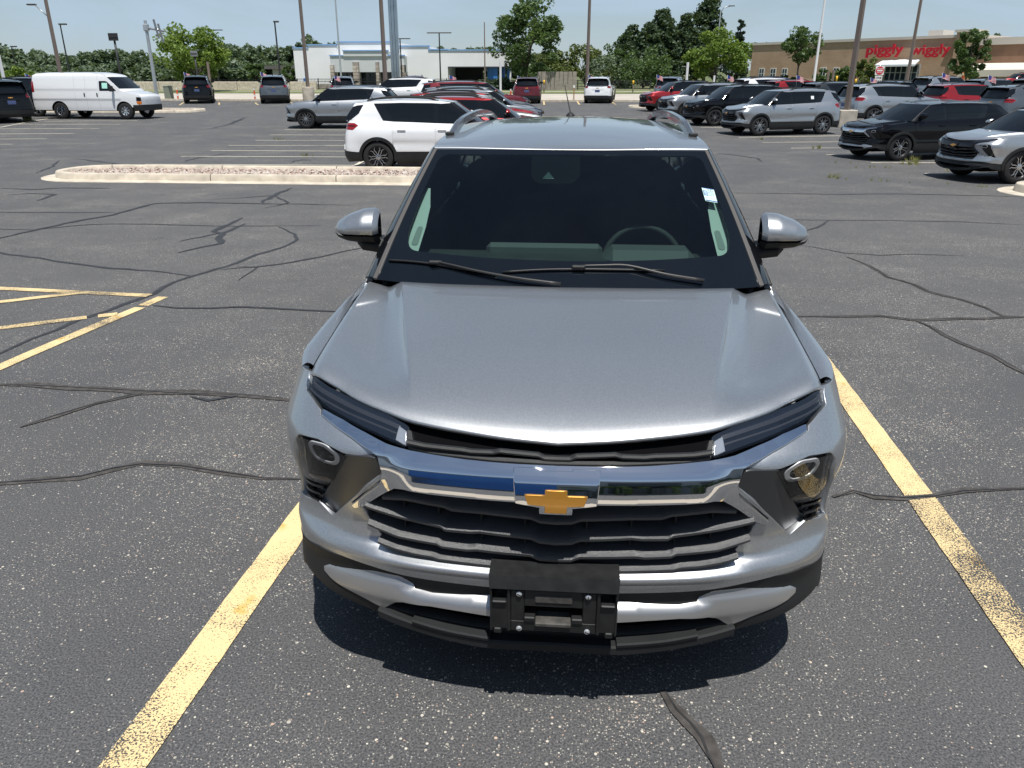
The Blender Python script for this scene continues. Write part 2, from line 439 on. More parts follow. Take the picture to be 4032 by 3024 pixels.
# ---------------------------------------------------------------- the compact SUV, part by part (car frame: nose at y = 0, tail at y = 4.41)
def arc(cy, cz, r, a0, a1, n=14):
    return [(cy + r*math.cos(R_(a0 + (a1-a0)*k/n)), cz + r*math.sin(R_(a0 + (a1-a0)*k/n))) for k in range(n+1)]
YF, YR, WZ, WR = .91, 3.55, .352, .352
hood_lip = [(0,.901),(.14,.907),(.278,.915),(.373,.921),(.449,.927),(.536,.938),(.634,.949),(.74,.960),(.849,.972),(.948,.983),(1.01,.990)]
hl_z = P(hood_lip)
def make_hood_fn(W):
    ac = .52
    tf = P([(0, 0), (ac, .448), (.78, .74), (1, 1.012)])
    xr_ = P([(0, 0), (ac, .655), (.8, .76), (1, .828)])
    yr_ = P([(0, 1.085), (ac, 1.10), (.8, 1.165), (1, 1.21)])
    zr_ = P([(0, 1.092), (.3, 1.094), (ac, 1.098), (.66, 1.078), (.8, 1.072), (1, 1.062)])
    hc = P([(0,0),(.025,.085),(.06,.165),(.12,.27),(.275,.47),(.43,.63),(.63,.79),(.84,.965),(.92,1.015),(.95,1.01),(1,.94)])
    he = P([(0,0),(.03,.12),(.1,.26),(.3,.48),(.6,.75),(1,1)])
    def fn(a, b, d=0):
        a = np.asarray(a, float); b = np.asarray(b, float)
        sg = np.sign(a); sg = np.where(sg == 0, 1, sg); aa = np.clip(np.abs(a), 0, 1)
        t = tf(aa); p0 = W.pos(t, hl_z(t) + .002, -.002)
        x1, y1, z1 = xr_(aa), yr_(aa), zr_(aa)
        bx = b
        x = p0[..., 0] + (x1 - p0[..., 0])*bx; y = p0[..., 1] + (y1 - p0[..., 1])*b
        w = sstep(.5, 1.0, aa)
        h = hc(b)*(1-w) + he(b)*w
        z = p0[..., 2] + (z1 - p0[..., 2])*h
        q = np.clip((aa - ac)/(1 - ac), 0, 1)
        # sunken shoulder outside the crease, raised centre inside it
        z = z - (.024 + .026*np.sin(np.pi*np.clip(b, 0, 1)))*np.sin(np.pi*q**.62)*(1-.45*b)*sstep(0, .32, b)
        u = np.clip(aa/ac, 0, 1)
        z = z + .010*np.sin(np.pi*np.clip(b*1.05, 0, 1))*(1-u**4) + .003*np.exp(-(aa/.02)**2)*np.sin(np.pi*np.clip(b, 0, 1))*(1-b)
        # small roll at the outer edge
        z = z - .016*np.clip((aa-.94)/.06, 0, 1)**2
        return np.stack([sg*x, y, z + d], -1)
    return fn
# greenhouse
belt = P([(1.1,1.06),(1.22,1.066),(2.2,1.096),(3.17,1.132),(3.6,1.165),(4.0,1.18),(4.4,1.18)])
roofz = P([(1.1,1.05),(1.22,1.10),(1.5,1.305),(1.83,1.545),(2.05,1.567),(2.3,1.579),(3.0,1.585),(3.6,1.568),(4.05,1.52),(4.4,1.40)])
roofx = P([(1.1,.80),(1.22,.794),(1.83,.640),(2.3,.640),(3.0,.636),(3.6,.622),(4.05,.590),(4.4,.56)])
def tb_green(W):
    def G(y, z, d=0):
        y = np.asarray(y, float); z = np.asarray(z, float)
        zb = belt(y); zr = np.maximum(roofz(np.clip(y, 1.83, 4.4)), zb+.05)
        xb = W.pos(W.ty(y), zb)[..., 0]; xr = roofx(np.clip(y, 1.83, 4.4))
        h = np.clip((z-zb)/(zr-zb), -.2, 1.15)
        x = xb - .006 + (xr-xb)*h + .022*np.sin(np.pi*np.clip(h, 0, 1))
        return np.stack([x + d, y, z], -1)
    return G
roofc = P([(1.72,1.535),(1.755,1.549),(1.9,1.573),(2.2,1.604),(2.6,1.622),(3.0,1.626),(3.4,1.618),(3.8,1.594),(4.14,1.545)])
def roof_fn(a, b, d=0):
    a = np.asarray(a, float); b = np.asarray(b, float)
    xe = .630; sg = np.sign(a); aa = np.abs(a)
    yc = 1.755 + (4.14-1.755)*b; ye = 1.80 + (4.06-1.80)*b
    y = yc + (ye-yc)*aa**2
    x = sg*aa*(roofx(np.clip(y, 1.83, 4.4)) - .012)
    z = roofc(y)*(1) - (roofc(y) - (roofz(np.clip(y, 1.83, 4.4))+.006))*aa**2.4
    return np.stack([x, y, z + d], -1)
def ws_fn(a, b, d=0):
    """windscreen: a -1..1 across, b 0 at the cowl .. 1 at the roof"""
    a = np.asarray(a, float); b = np.asarray(b, float)
    x = a*(.772 + (.606-.772)*b)
    y0 = 1.03 + .15*a**2; y1 = 1.750 + .03*a**2
    z0 = 1.072 + .006*a**2; z1 = 1.546 - .004*a**2
    y = y0 + (y1-y0)*b; z = z0 + (z1-z0)*b + .018*np.sin(np.pi*b)
    n = np.array((0, -.55, .83))
    return np.stack([x, y + d*n[1], z + d*n[2]], -1)
def rw_fn(a, b, d=0):
    a = np.asarray(a, float); b = np.asarray(b, float)
    x = a*(.70 + (.545-.70)*b)
    y = 4.335 + (4.085-4.335)*b - .10*np.abs(a)**3; z = 1.13 + (1.515-1.13)*b
    return np.stack([-x, y + d, z], -1)

def sec_sweep(W, ts, zs, sec, d0=0.0):
    """sweep a small section (offset outward, dz) along (t, z) on the body surface"""
    V = []; m = len(sec)
    for t, z in zip(ts, zs):
        for (o, dz) in sec: V.append(W.pos(t, z + dz, 0) - W.pos(t, z + dz, 0) + sweep_pt(W, t, z, o + d0, dz))
    F_ = [(i*m+k, i*m+(k+1) % m, (i+1)*m+(k+1) % m, (i+1)*m+k) for i in range(len(ts)-1) for k in range(m)]
    F_ += [tuple(range(m))[::-1], tuple(range((len(ts)-1)*m, len(ts)*m))]
    return np.array(V), [tuple(reversed(f)) for f in F_], None
def sweep_pt(W, t, z, o, dz):
    a = abs(t); sg = -1 if t < 0 else 1
    return np.array((sg*(np.interp(a, W.t, W.x) + o*np.interp(a, W.t, W.nx)), np.interp(a, W.t, W.y) + o*np.interp(a, W.t, W.ny), z + dz))
def wheel_geo(r=.352, w=.225, spokes=5, style=0, rimr=.235):
    """tyre, rim barrel with dark face, spokes; axis along x, outer face towards +x"""
    h = w/2
    tyre = lathe([(rimr, -h*.9), (rimr+.015, -h), (r-.05, -h*1.02), (r-.012, -h*.85), (r, -h*.6), (r, h*.6), (r-.012, h*.85), (r-.05, h*1.02), (rimr+.015, h), (rimr, h*.86)], 36, 'x')
    barrel = lathe([(rimr, h*.86), (rimr-.006, h*.90), (rimr-.016, h*.80), (rimr-.03, h*.1), (.05, h*.05), (0.001, h*.05)], 36, 'x')
    sp = []
    for k in range(spokes):
        w0 = 2*math.pi*k/spokes
        for s in ((-1, 1) if style in (0, 2) else (0,)):
            if style == 0: pts = [(.03, s*.010, .030), (.10, s*.026, .026), (.16, s*.046, .022), (rimr-.012, s*.040, .020)]
            elif style == 2: pts = [(.03, s*.016, .020), (.12, s*.030, .020), (.17, s*.022, .022), (rimr-.012, s*.060, .020)]
            else: pts = [(.03, 0, .050), (.12, 0, .046), (rimr-.012, 0, .075)]
            V = []; 
            for rr, c, wd in pts:
                for dz, ww in ((h*.55, 1.25), (h*.82 - (.24-rr)*.05, .8)):
                    for e in (-1, 1): V.append((dz, rr, c + e*wd*ww/2))
            V = np.array(V); n = len(pts); F_ = []
            for i in range(n-1):
                q = i*4; p = q+4
                F_ += [(q+2, q+3, p+3, p+2), (q, q+2, p+2, p), (q+3, q+1, p+1, p+3)]
            c0, s0 = math.cos(w0), math.sin(w0)
            Rm = np.array([[1,0,0],[0,c0,-s0],[0,s0,c0]])
            sp.append((V @ Rm.T, F_, None))
    hub = lathe([(.062, h*.5), (.058, h*.84), (.03, h*.88), (.001, h*.88)], 16, 'x')
    return tyre, barrel, join(*sp, hub)

def tb_parts(sp=.03):
    W = tb_wrap(); G = tb_green(W); H = make_hood_fn(W)
    Wp = lambda a, b, d=0: W.pos(a, b, d)
    Sd = lambda y, z, d=0: W.pos(W.ty(y), z, d)          # flank surface by y
    out = []
    def part(name, g, mat, subs=(), hard=False): out.append(dict(name=name, g=g, mat=mat, subs=list(subs), hard=hard)); return out[-1]
    def pair(name, g, mat, subs=(), hard=False):
        part(name, g, mat, subs, hard)
        part(name, mirror(g), mat, [(n, mirror(q), m) for n, q, m in subs], hard)
    ty = lambda y: float(W.ty(y))
    # --- nose
    lamp_hole = roundpoly([(.545,.839),(.521,.838),(.511,.784),(.619,.679),(.742,.569),(.823,.599),(1.002,.552),(.945,.642),(.862,.772),(.855,.818),(.832,.842),(.736,.853),(.63,.833)], .012)
    ta = ty(.545)
    fas = [(0,.447),(.184,.445),(.368,.447),(.457,.450),(.563,.461),(.672,.468),(.781,.468),(.905,.448),(ty(.483),.425)] + \
          [(ty(y), z) for y, z in arc(YF, WZ, .425, 170, 148, 5)] + \
          [(ty(.50),.74),(ty(.445),.90),(ty(.415),.972),(1.018,.978),(.99,.965),(.955,.938),(.879,.928),(.797,.911),(.783,.901),(.692,.887),(.617,.871),(.546,.851),(.523,.840),
           (.506,.803),(.516,.766),(.558,.727),(.643,.653),(.638,.634),(.604,.640),(.582,.593),(.531,.534),(.5,.527),(.442,.524),(.368,.523),(.185,.523),(0,.523)]
    # the lower corner is pressed into two planes
    def foff(a, b):
        k = sstep(.50, .62, a)*(1-sstep(1.0, 1.15, a))
        return .006*k*np.exp(-((b-.545+.05*(a-.7))/.03)**2) - .005*k*np.exp(-((b-.49)/.03)**2) - .018*sstep(.492,.523,b)*(1-sstep(.48,.6,a)) + .010*(1-sstep(.40,.55,a))*np.exp(-((b-.488)/.016)**2)
    part('front_bumper', both(panel(Wp, fas, [lamp_hole], sp*.75, off=foff, roll=.004, depth=.03)), 'PAINT')
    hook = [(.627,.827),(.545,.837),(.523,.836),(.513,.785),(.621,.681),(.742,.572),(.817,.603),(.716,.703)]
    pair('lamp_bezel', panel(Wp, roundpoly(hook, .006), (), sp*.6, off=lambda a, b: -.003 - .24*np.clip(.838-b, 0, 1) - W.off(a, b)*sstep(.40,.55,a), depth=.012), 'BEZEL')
    lampd = [(.848,.812),(.826,.838),(.735,.849),(.632,.828),(.624,.818),(.712,.705),(.735,.690),(.93,.652),(.852,.775)]
    vent = [(.935,.648),(.730,.686),(.820,.602),(.995,.556)]
    lo = lambda a, b: -.010 - .20*np.clip(.85-b, 0, 1) - W.off(a, b)
    ring_o = [(.790,.817),(.770,.836),(.706,.843),(.657,.816),(.661,.792),(.682,.774),(.737,.770),(.774,.776),(.787,.798)]
    ring_c = np.mean(ring_o, axis=0)
    ring_i = [tuple(ring_c + (np.array(p)-ring_c)*.78) for p in ring_o]
    subs = [('lamp_ring', panel(Wp, roundpoly(ring_o, .014), [roundpoly(ring_i, .012)], sp*.4, off=lambda a, b: lo(a, b) + .004, depth=.02), 'LAMPRING'),
            ('lamp_reflector', panel(Wp, roundpoly(ring_i, .012), (), sp*.4, off=lambda a, b: lo(a, b) - .02 - .018*np.cos(np.clip(((a-ring_c[0])/.06)**2+((b-ring_c[1])/.035)**2, 0, 2)), depth=0), 'BLACKGLOSS'),
            ('projector_lens', (lambda c_: xf(lathe([(0.001,.016),(.010,.014),(.017,.008),(.020,0)], 14, 'y'), Matrix.Translation(tuple(c_)) @ Matrix.Rotation(math.pi, 4, 'Z')))(W.pos(np.array(ring_c[0]), np.array(ring_c[1]), -.030)), 'BLACKGLOSS'),
            ('marker_strip', panel(Wp, [(.905,.664),(.735,.698),(.722,.708),(.745,.712),(.895,.676)], (), sp*.4, off=lambda a, b: lo(a, b)+.002, depth=0), 'LAMPTAN'),
            ('lens_cover', panel(Wp, roundpoly(lampd, .008), (), sp*.5, off=lambda a, b: lo(a, b) + .012, depth=0), 'GLASSLAMP')]
    for q in range(3):
        zz = .665 - .03*q
        subs.append(('fin', sec_sweep(W, np.linspace(.775+.02*q, .925+.015*q, 8), np.linspace(zz-.003, zz-.03, 8), [(0,-.004),(.014,-.004),(.014,.004),(0,.004)], -.055), 'BLACKGLOSS'))
    pair('headlight', panel(Wp, roundpoly(lampd, .008), (), sp*.5, off=lo, depth=.02), 'LAMPBLACK', subs)
    pair('lamp_vent', panel(Wp, roundpoly(vent, .008), (), sp*.6, off=lambda a, b: lo(a, b)-.012, depth=.02), 'BLACKGLOSS')
    drl = [(.990,.968),(.955,.968),(.85,.957),(.723,.948),(.619,.939),(.53,.928),(.465,.914),(.450,.909),(.436,.871),(.471,.877),(.548,.890),(.635,.903),(.711,.912),(.785,.919),(.879,.931),(.945,.941),(.982,.958)]
    inner = [(.452,.903),(.478,.911),(.476,.884),(.442,.876)]
    dsub = [('light_bar', sec_sweep(W, np.linspace(.47, .955, 26), [float(P([(.44,.902),(.53,.918),(.62,.929),(.72,.938),(.85,.948),(.96,.958)])(t)) for t in np.linspace(.47, .955, 26)], [(0,-.004),(.006,-.004),(.008,.003),(0,.003)], -.0 + 0)[0:3], 'DRLBAR'),
            ('lamp_cell', panel(Wp, inner, (), .012, off=-.004, depth=.004), 'DRLCELL'),
            ('lens_cover', panel(Wp, roundpoly(drl, .006), (), sp*.6, off=.002, depth=0), 'GLASSLAMP')]
    zb_ = P([(.44,.902),(.53,.916),(.62,.927),(.72,.936),(.85,.946),(.96,.956)]); tt_ = np.linspace(.478, .955, 22)
    bar = panel(Wp, [(t, float(zb_(t))+.0035) for t in tt_][::-1] + [(t, float(zb_(t))-.0035) for t in tt_], (), .02, off=-.009, depth=.003)
    bar2 = panel(Wp, [(t, float(zb_(t))-.013) for t in tt_][::-1] + [(t, float(zb_(t))-.0155) for t in tt_], (), .02, off=-.011, depth=.002)
    pair('running_light', panel(Wp, roundpoly(drl, .006), (), sp*.6, off=-.014, depth=.02), 'DRLBLUE', dsub[1:] + [('light_bar', bar, 'DRLBAR'), ('light_bar', bar2, 'DRLBAR')])
    # chrome bar: an upper and a lower face with a rolled edge between them
    ch = [(.782,.917),(.678,.908),(.582,.892),(.5,.876),(.424,.868),(.354,.864),(.264,.860),(.177,.858),(.103,.857),(0,.857),(0,.760),(.106,.761),(.263,.763),(.353,.764),(.43,.767),(.465,.759),(.531,.705),(.591,.655),(.626,.640),(.633,.648),(.549,.722),(.507,.761),(.497,.803),(.514,.849),(.543,.861),(.617,.881),(.691,.896),(.770,.908)]
    chp = P([(.70,.034),(.757,.0300),(.765,.0292),(.785,.0255),(.806,.0203),(.828,.0140),(.834,.0100),(.857,-.0111),(.875,-.028),(.93,-.075)])
    def choff(a, b):
        k = 1-sstep(.40, .50, np.abs(a)); lift = .010*sstep(.52, .60, np.abs(a))
        top = np.interp(np.abs(a), [.5,.582,.678,.79], [.876,.892,.908,.918])
        return k*(chp(b) - W.off(a, b)) + (1-k)*(.012 - .006*sstep(-.016, .0, b-top))
    part('chrome_bar', both(panel(Wp, ch, (), sp*.45, off=choff, roll=.005, depth=.025)), 'CHROME')
    mount = [(.116,.858),(.045,.858),(.043,.853),(-.043,.853),(-.045,.858),(-.116,.858),(-.108,.770),(-.042,.760),(-.042,.742),(.042,.742),(.042,.760),(.108,.770)]
    gold = [(.081,.797),(.028,.795),(.028,.811),(-.028,.811),(-.028,.795),(-.081,.797),(-.079,.772),(-.029,.769),(-.029,.750),(.029,.750),(.029,.769),(.079,.772)]
    gold = [(.083,.797),(.028,.797),(.028,.811),(-.028,.811),(-.028,.797),(-.083,.797),(-.074,.772),(-.028,.769),(-.028,.750),(.028,.750),(.028,.769),(.074,.772)]
    part('emblem', panel(Wp, mount[::-1], (), .012, off=lambda a, b: chp(b) - W.off(a, b) + .022, roll=.005, depth=.04), 'CHROME',
         [('gold_cross', panel(Wp, gold[::-1], (), .010, off=lambda a, b: chp(b) - W.off(a, b) + .030, roll=.003, depth=.008), 'GOLD')])
    # grille
    def slat(ts_z, sec, ext=0):
        q_ = sorted(ts_z); zs = lambda x: np.interp(x, [a for a, b in q_], [b for a, b in q_]); tt = np.unique(np.r_[np.linspace(0, max(t for t, z in ts_z), 40), [t for t, z in ts_z]])
        return both(sec_sweep(W, tt, zs(tt), sec))
    sl_sec = [(-.085,.016),(-.018,.004),(-.010,-.003),(-.012,-.012),(-.085,-.008)]
    slats = [[(0,.681),(.045,.683),(.070,.694),(.21,.702),(.228,.702),(.30,.702),(.325,.711),(.443,.720),(.515,.712)],
             [(0,.613),(.046,.616),(.070,.627),(.219,.637),(.247,.633),(.322,.632),(.337,.642),(.47,.657),(.575,.672)],
             [(0,.556),(.046,.557),(.070,.569),(.23,.575),(.259,.571),(.335,.573),(.350,.581),(.473,.588),(.57,.612)],
             [(0,.515),(.07,.520),(.186,.524),(.256,.526),(.346,.528),(.367,.534),(.421,.536),(.483,.543),(.54,.555)]]
    gsubs = [('slat', slat(s, sl_sec), 'SLAT') for s in slats]
    us = slat([(0,.873),(.035,.873),(.052,.881),(.16,.888),(.178,.883),(.242,.881),(.27,.884),(.378,.886),(.43,.892)], [(-.036,.004),(-.028,.003),(-.022,-.002),(-.024,-.008),(-.036,-.008)])
    gsubs.append(('slat', us, 'GRILLE'))
    ribs = []
    for tt in (.09, .22, .35, .46):
        for s in (-1, 1):
            ribs.append(join(sec_sweep(W, [s*(tt-.0025), s*(tt+.0025)], [.64, .64], [(-.10,-.11),(-.045,-.11),(-.045,.11),(-.10,.11)])))
    gsubs += [('rib', r_, 'GRILLE') for r_ in ribs]
    part('grille', both(panel(Wp, [(0,.775),(.47,.775),(.62,.645),(.60,.58),(.535,.52),(0,.51)], (), .05, off=-.10, depth=0)), 'DARK', gsubs)
    part('upper_grille', both(panel(Wp, [(0,.91),(.46,.925),(.46,.87),(.42,.862),(0,.855)], (), .05, off=-.055, depth=0)), 'DARK',
         [('grille_frame', both(panel(Wp, [(.448,.906),(.437,.905),(.420,.880),(.36,.872),(.177,.868),(0,.865),(0,.858),(.177,.860),(.356,.865),(.43,.871)], (), .02, off=-.004, depth=.03)), 'GRILLE')])
    # lower nose
    clad_f = [(0,.443),(.184,.441),(.368,.443),(.457,.446),(.563,.457),(.672,.464),(.781,.464),(.905,.444),(ty(.481),.421)] + \
             [(ty(y), z) for y, z in arc(YF, WZ, .43, 171, 190, 4)] + [(ty(.50),.27),(.95,.315),(.88,.352),(.82,.345),(.685,.312),(.555,.280),(.535,.276),(.442,.258),(.316,.236),(.19,.226),(0,.226)]
    slot = [(0,.436),(.184,.436),(.36,.438),(.447,.441),(.440,.418),(.426,.404),(.37,.400),(.277,.403),(.182,.409),(0,.417)]
    slot2 = [(0,.357),(.181,.355),(.276,.361),(.37,.364),(.458,.360),(.484,.351),(.520,.322),(.50,.314),(.42,.306),(.34,.300),(.25,.288),(.19,.288),(.10,.284),(0,.284)]
    def coff(a, b): return .004 + .010*np.exp(-((b-.262)/.02)**2)*(np.abs(a) < .6)
    part('lower_cladding', both(panel(Wp, clad_f, [roundpoly([(.0001+x if x == 0 else x, z) for x, z in slot2], .006)], sp*.6, off=lambda a, b: -.010 + .012*sstep(.55,.75,a), depth=.03)), 'PLASTIC',
         [('spoiler_lip', both(sec_sweep(W, np.linspace(0, .545, 30), [float(P([(0,.262),(.19,.257),(.316,.268),(.442,.289),(.55,.312)])(t)) for t in np.linspace(0, .545, 30)], [(-.08,.010),(.006,.008),(.011,.002),(.010,-.022),(-.08,-.034)])), 'PLASTIC'),
          *[('lip_step', q_, 'PLASTIC') for q_ in (lambda q: (q, mirror(q)))(sec_sweep(W, np.linspace(.19, .43, 14), [float(P([(.19,.276),(.316,.286),(.43,.304)])(t)) for t in np.linspace(.19, .43, 14)], [(-.05,.006),(.014,.005),(.018,.0),(.016,-.010),(-.05,-.012)]))]])
    skid = [(0,.416),(.182,.408),(.277,.402),(.37,.399),(.428,.403),(.441,.421),(.451,.449),(.505,.440),(.565,.441),(.656,.432),(.739,.411),(.760,.398),(.756,.386),(.726,.373),(.643,.349),(.544,.315),(.530,.316),(.486,.352),(.46,.361),(.37,.366),(.276,.362),(.181,.356),(0,.358)]
    part('skid_bar', both(panel(Wp, skid[::-1], (), sp*.5, off=lambda a, b: .014 - .007*sstep(.40,.5,a) - .030*sstep(.380,.418,b)*(1-sstep(.40,.5,a)) - .022*sstep(.395,.45,b)*sstep(.40,.5,a) - .012*(1-sstep(.33,.37,b))*sstep(.40,.5,a), roll=.004, depth=.03)), 'SKID')
    part('slot_backing', both(panel(Wp, [(0,.455),(.50,.462),(.58,.33),(.54,.25),(0,.21)], (), .06, off=-.07, depth=0)), 'DARK')
    # --- hood
    sq = [(-1,0),(1,0),(1,1),(-1,1)]
    hs = []
    nb = 44
    aa = np.r_[np.linspace(0, .52, 34), np.linspace(.52, 1, 34)[1:]]; aa = np.r_[-aa[:0:-1], aa]; na = len(aa); bb = np.r_[0, .004, .012, .025, .045, .07, np.linspace(.10, 1, nb)]
    nbb = len(bb)
    A, B = np.meshgrid(aa, bb, indexing='ij'); a, b = A.ravel(), B.ravel()
    V = H(a, b); e = 3e-3
    N = np.cross(H(np.clip(a+e, -1, 1), b) - H(np.clip(a-e, -1, 1), b), H(a, np.clip(b+e, 0, 1)) - H(a, np.clip(b-e, 0, 1)))
    Fh = [(i*nbb+j, (i+1)*nbb+j, (i+1)*nbb+j+1, i*nbb+j+1) for i in range(na-1) for j in range(nbb-1)]
    loop = [i*nbb for i in range(na)] + [(na-1)*nbb+j for j in range(1, nbb)] + [i*nbb+nbb-1 for i in range(na-2, -1, -1)] + [j for j in range(nbb-2, 0, -1)]
    ctr = np.array((0, .65, .9)); n0 = len(V); k = len(loop)
    dirs = V[loop] - ctr; dirs[:, 2] = 0; dirs /= np.linalg.norm(dirs, axis=1)[:, None]
    Nn = N/np.linalg.norm(N, axis=1)[:, None]
    r1 = V[loop] + dirs*.005 - np.array((0, 0, .005)); r2 = r1 - dirs*.003 - np.array((0, 0, .008)); r3 = r2 - dirs*.03 - np.array((0, 0, .004))
    V = np.vstack([V, r1, r2, r3]); N = np.vstack([Nn, dirs + np.array((0,0,.1)), dirs*.8 - np.array((0,0,.6)), dirs*.1 - np.array((0,0,1))])
    for i in range(k):
        j = (i+1) % k
        Fh += [(loop[j], loop[i], n0+i, n0+j), (n0+j, n0+i, n0+k+i, n0+k+j), (n0+k+j, n0+k+i, n0+2*k+i, n0+2*k+j)]
    part('hood', (V, Fh, N), 'PAINT')
    # --- flanks
    top_f = [(.42,.975),(.5,.985),(.8,1.018),(1.0,1.040),(1.215,1.058)]
    fender = top_f + [(1.262,.9),(1.295,.6),(1.31,.48)] + arc(YF, WZ, .425, 18, 147, 18) + [(.505,.74),(.45,.90)]
    pair('fender', panel(Sd, fender[::-1], (), sp*1.3, off=.0, depth=.02), 'PAINT')
    def ftop(a, b):
        y = .415 + (1.225-.415)*b
        bh = np.clip((y-.36)/(1.21-.36), 0, 1); hp = H(np.ones_like(bh), bh) + np.array((.010, 0, -.010)); hp[:, 1] = y
        zt_ = np.interp(y, [p[0] for p in top_f], [p[1] for p in top_f]); sp_ = Sd(y, zt_)
        k = a[:, None]; p = hp*(1-k) + sp_*k; p[:, 2] += .010*np.sin(np.pi*a); return p
    ft = grid(ftop, 5, 24); pair('fender_top', ft, 'PAINT')
    fdoor = [(1.222,1.064),(1.7,1.08),(2.197,1.094),(2.197,.478),(1.32,.478),(1.312,.50),(1.301,.6),(1.268,.9)]
    rdoor = [(2.203,1.094),(2.7,1.115),(3.17,1.130),(3.195,.9)] + arc(YR, WZ, .425, 148, 163, 4) + [(2.203,.478)]
    def press(a, b):        # door pressing: a soft crease low on the doors and a shoulder line
        return .006*np.exp(-((b-.93)/.03)**2) - .012*np.exp(-((b-.62-.02*(a-2.2))/.06)**2) + .010*np.exp(-((b-.52)/.03)**2)
    hand = lambda y0: join(xf(bbox((0,0,0), (.028,.20,.032), .012), Matrix.Translation(tuple(Sd(np.array(y0), np.array(.955), .022)))))
    pair('front_door', panel(Sd, fdoor[::-1], (), sp*1.3, off=press, depth=.02), 'PAINT', [('handle', hand(2.05), 'PAINT')])
    pair('rear_door', panel(Sd, rdoor[::-1], (), sp*1.3, off=press, depth=.02), 'PAINT', [('handle', hand(2.98), 'PAINT')])
    tq = W.L - .62
    quarter = [(ty(3.176),1.131),(ty(3.6),1.166),(ty(3.95),1.182),(ty(4.1),1.20),(tq,1.20),(tq,.60),(tq,.50),(ty(4.05),.47)] + [(ty(y), z) for y, z in arc(YR, WZ, .425, 16, 146, 18)] + [(ty(3.201),.9)]
    tl = [(ty(3.98),1.05),(ty(4.08),1.10),(tq-.02,1.10),(tq-.02,.97),(ty(4.12),.95)]
    pair('quarter_panel', panel(Wp, quarter[::-1], [roundpoly(tl, .02)], sp*1.3, depth=.02), 'PAINT')
    pair('taillight', panel(Wp, roundpoly(tl, .02)[::-1], (), sp, off=.004, depth=.03), 'REDLAMP', [('lamp_band', panel(Wp, [(ty(4.05),1.05),(tq-.05,1.05),(tq-.05,1.03),(ty(4.08),1.03)][::-1], (), sp, off=.007, depth=.004), 'BLACKGLOSS')])
    tg = [(tq+.006,1.20),(W.L,1.20),(W.L,.62),(tq+.006,.62)]
    part('tailgate', both(panel(Wp, tg[::-1], (), sp*1.3, off=lambda a, b: -.02*np.exp(-((b-.78)/.09)**2)*sstep(W.L-.45, W.L-.3, a), depth=.02)), 'PAINT',
         [('rear_emblem', both(panel(Wp, [(W.L-.09,.99),(W.L,.99),(W.L,.95),(W.L-.08,.95)][::-1], (), .03, off=.006, depth=.006)), 'GOLD'),
          ('number_plate', both(panel(Wp, [(W.L-.15,.86),(W.L,.86),(W.L,.72),(W.L-.15,.72)][::-1], (), .05, off=-.004, depth=.006)), 'PLATE')])
    rb = [(tq-.1,.52),(tq,.52),(tq+.006,.612),(W.L,.612),(W.L,.515),(tq-.1,.515)]
    part('rear_bumper', both(panel(Wp, rb[::-1], (), sp*1.3, off=.01, depth=.02)), 'PAINT')
    rc = [(ty(4.05),.465),(tq-.1,.49),(tq-.1,.51),(W.L,.51),(W.L,.22),(tq,.22),(ty(4.0),.26)] + [(ty(y), z) for y, z in arc(YR, WZ, .43, -8, 15, 4)]
    part('rear_cladding', both(panel(Wp, rc[::-1], (), sp*1.3, off=.006, depth=.02)), 'PLASTIC')
    for cy, nm in ((YF, 'front'), (YR, 'rear')):
        o1 = arc(cy, WZ, .447, -14, 194, 30); i1 = arc(cy, WZ, .378, 194, -14, 30)
        if nm == 'front': o1 = arc(cy, WZ, .445, -14, 172, 30) + [(.488,.30)]
        pair('arch_cladding', panel(Sd, (o1 + i1)[::-1], (), sp*1.3, off=.016, roll=.006, depth=.05), 'PLASTIC')
    sill = [(1.33,.472),(3.128,.472),(3.115,.19),(1.345,.19)]
    pair('sill_cladding', panel(Sd, sill, (), sp*1.5, off=lambda a, b: .014 - .02*sstep(.40,.468,b), depth=.03), 'PLASTIC')
    # --- greenhouse
    go = [(1.19,1.06),(1.52,1.310),(1.83,1.538),(2.05,1.561),(2.3,1.573),(3.0,1.579),(3.6,1.562),(4.05,1.514),(4.31,1.17),(4.0,1.176),(3.6,1.161),(3.17,1.128),(2.2,1.092),(1.24,1.062)]
    pair('window_frame', panel(G, go[::-1], (), sp*1.3, off=-.004, depth=.02), 'BLACKGLOSS')
    top = [(1.80,1.535),(2.05,1.570),(2.3,1.581),(3.0,1.587),(3.6,1.570),(4.06,1.52),(4.10,1.45),(4.0,1.48),(3.6,1.522),(3.0,1.537),(2.3,1.530),(2.05,1.517)]
    pair('roof_side', panel(G, top[::-1], (), sp*1.3, off=.003, roll=.004, depth=.01), 'PAINT')
    cpil = [(3.40,1.14),(3.62,1.52),(3.85,1.492),(3.96,1.30),(4.14,1.172),(3.6,1.158)]
    pair('rear_pillar', panel(G, cpil, (), sp*1.3, off=.004, depth=.012), 'PAINT')
    w1 = [(1.50,1.10),(1.58,1.13),(1.93,1.49),(2.08,1.512),(2.13,1.513),(2.13,1.115)]
    w1 = [(1.42,1.105),(1.90,1.470),(2.0,1.497),(2.12,1.508),(2.14,1.118),(2.13,1.112)]
    w2 = [(2.24,1.120),(2.23,1.510),(2.9,1.520),(3.22,1.505),(3.36,1.46),(3.16,1.158)]
    for w in (w1, w2): pair('side_window', panel(G, roundpoly(w, .03), (), sp*1.3, off=.0015, roll=.001, depth=.004), 'TINTED')
    # --- roof, windscreen, rear window
    nbr = 40; aa = np.linspace(-1, 1, 33); bb = np.linspace(0, 1, nbr)
    A, B = np.meshgrid(aa, bb, indexing='ij'); a, b = A.ravel(), B.ravel(); V = roof_fn(a, b)
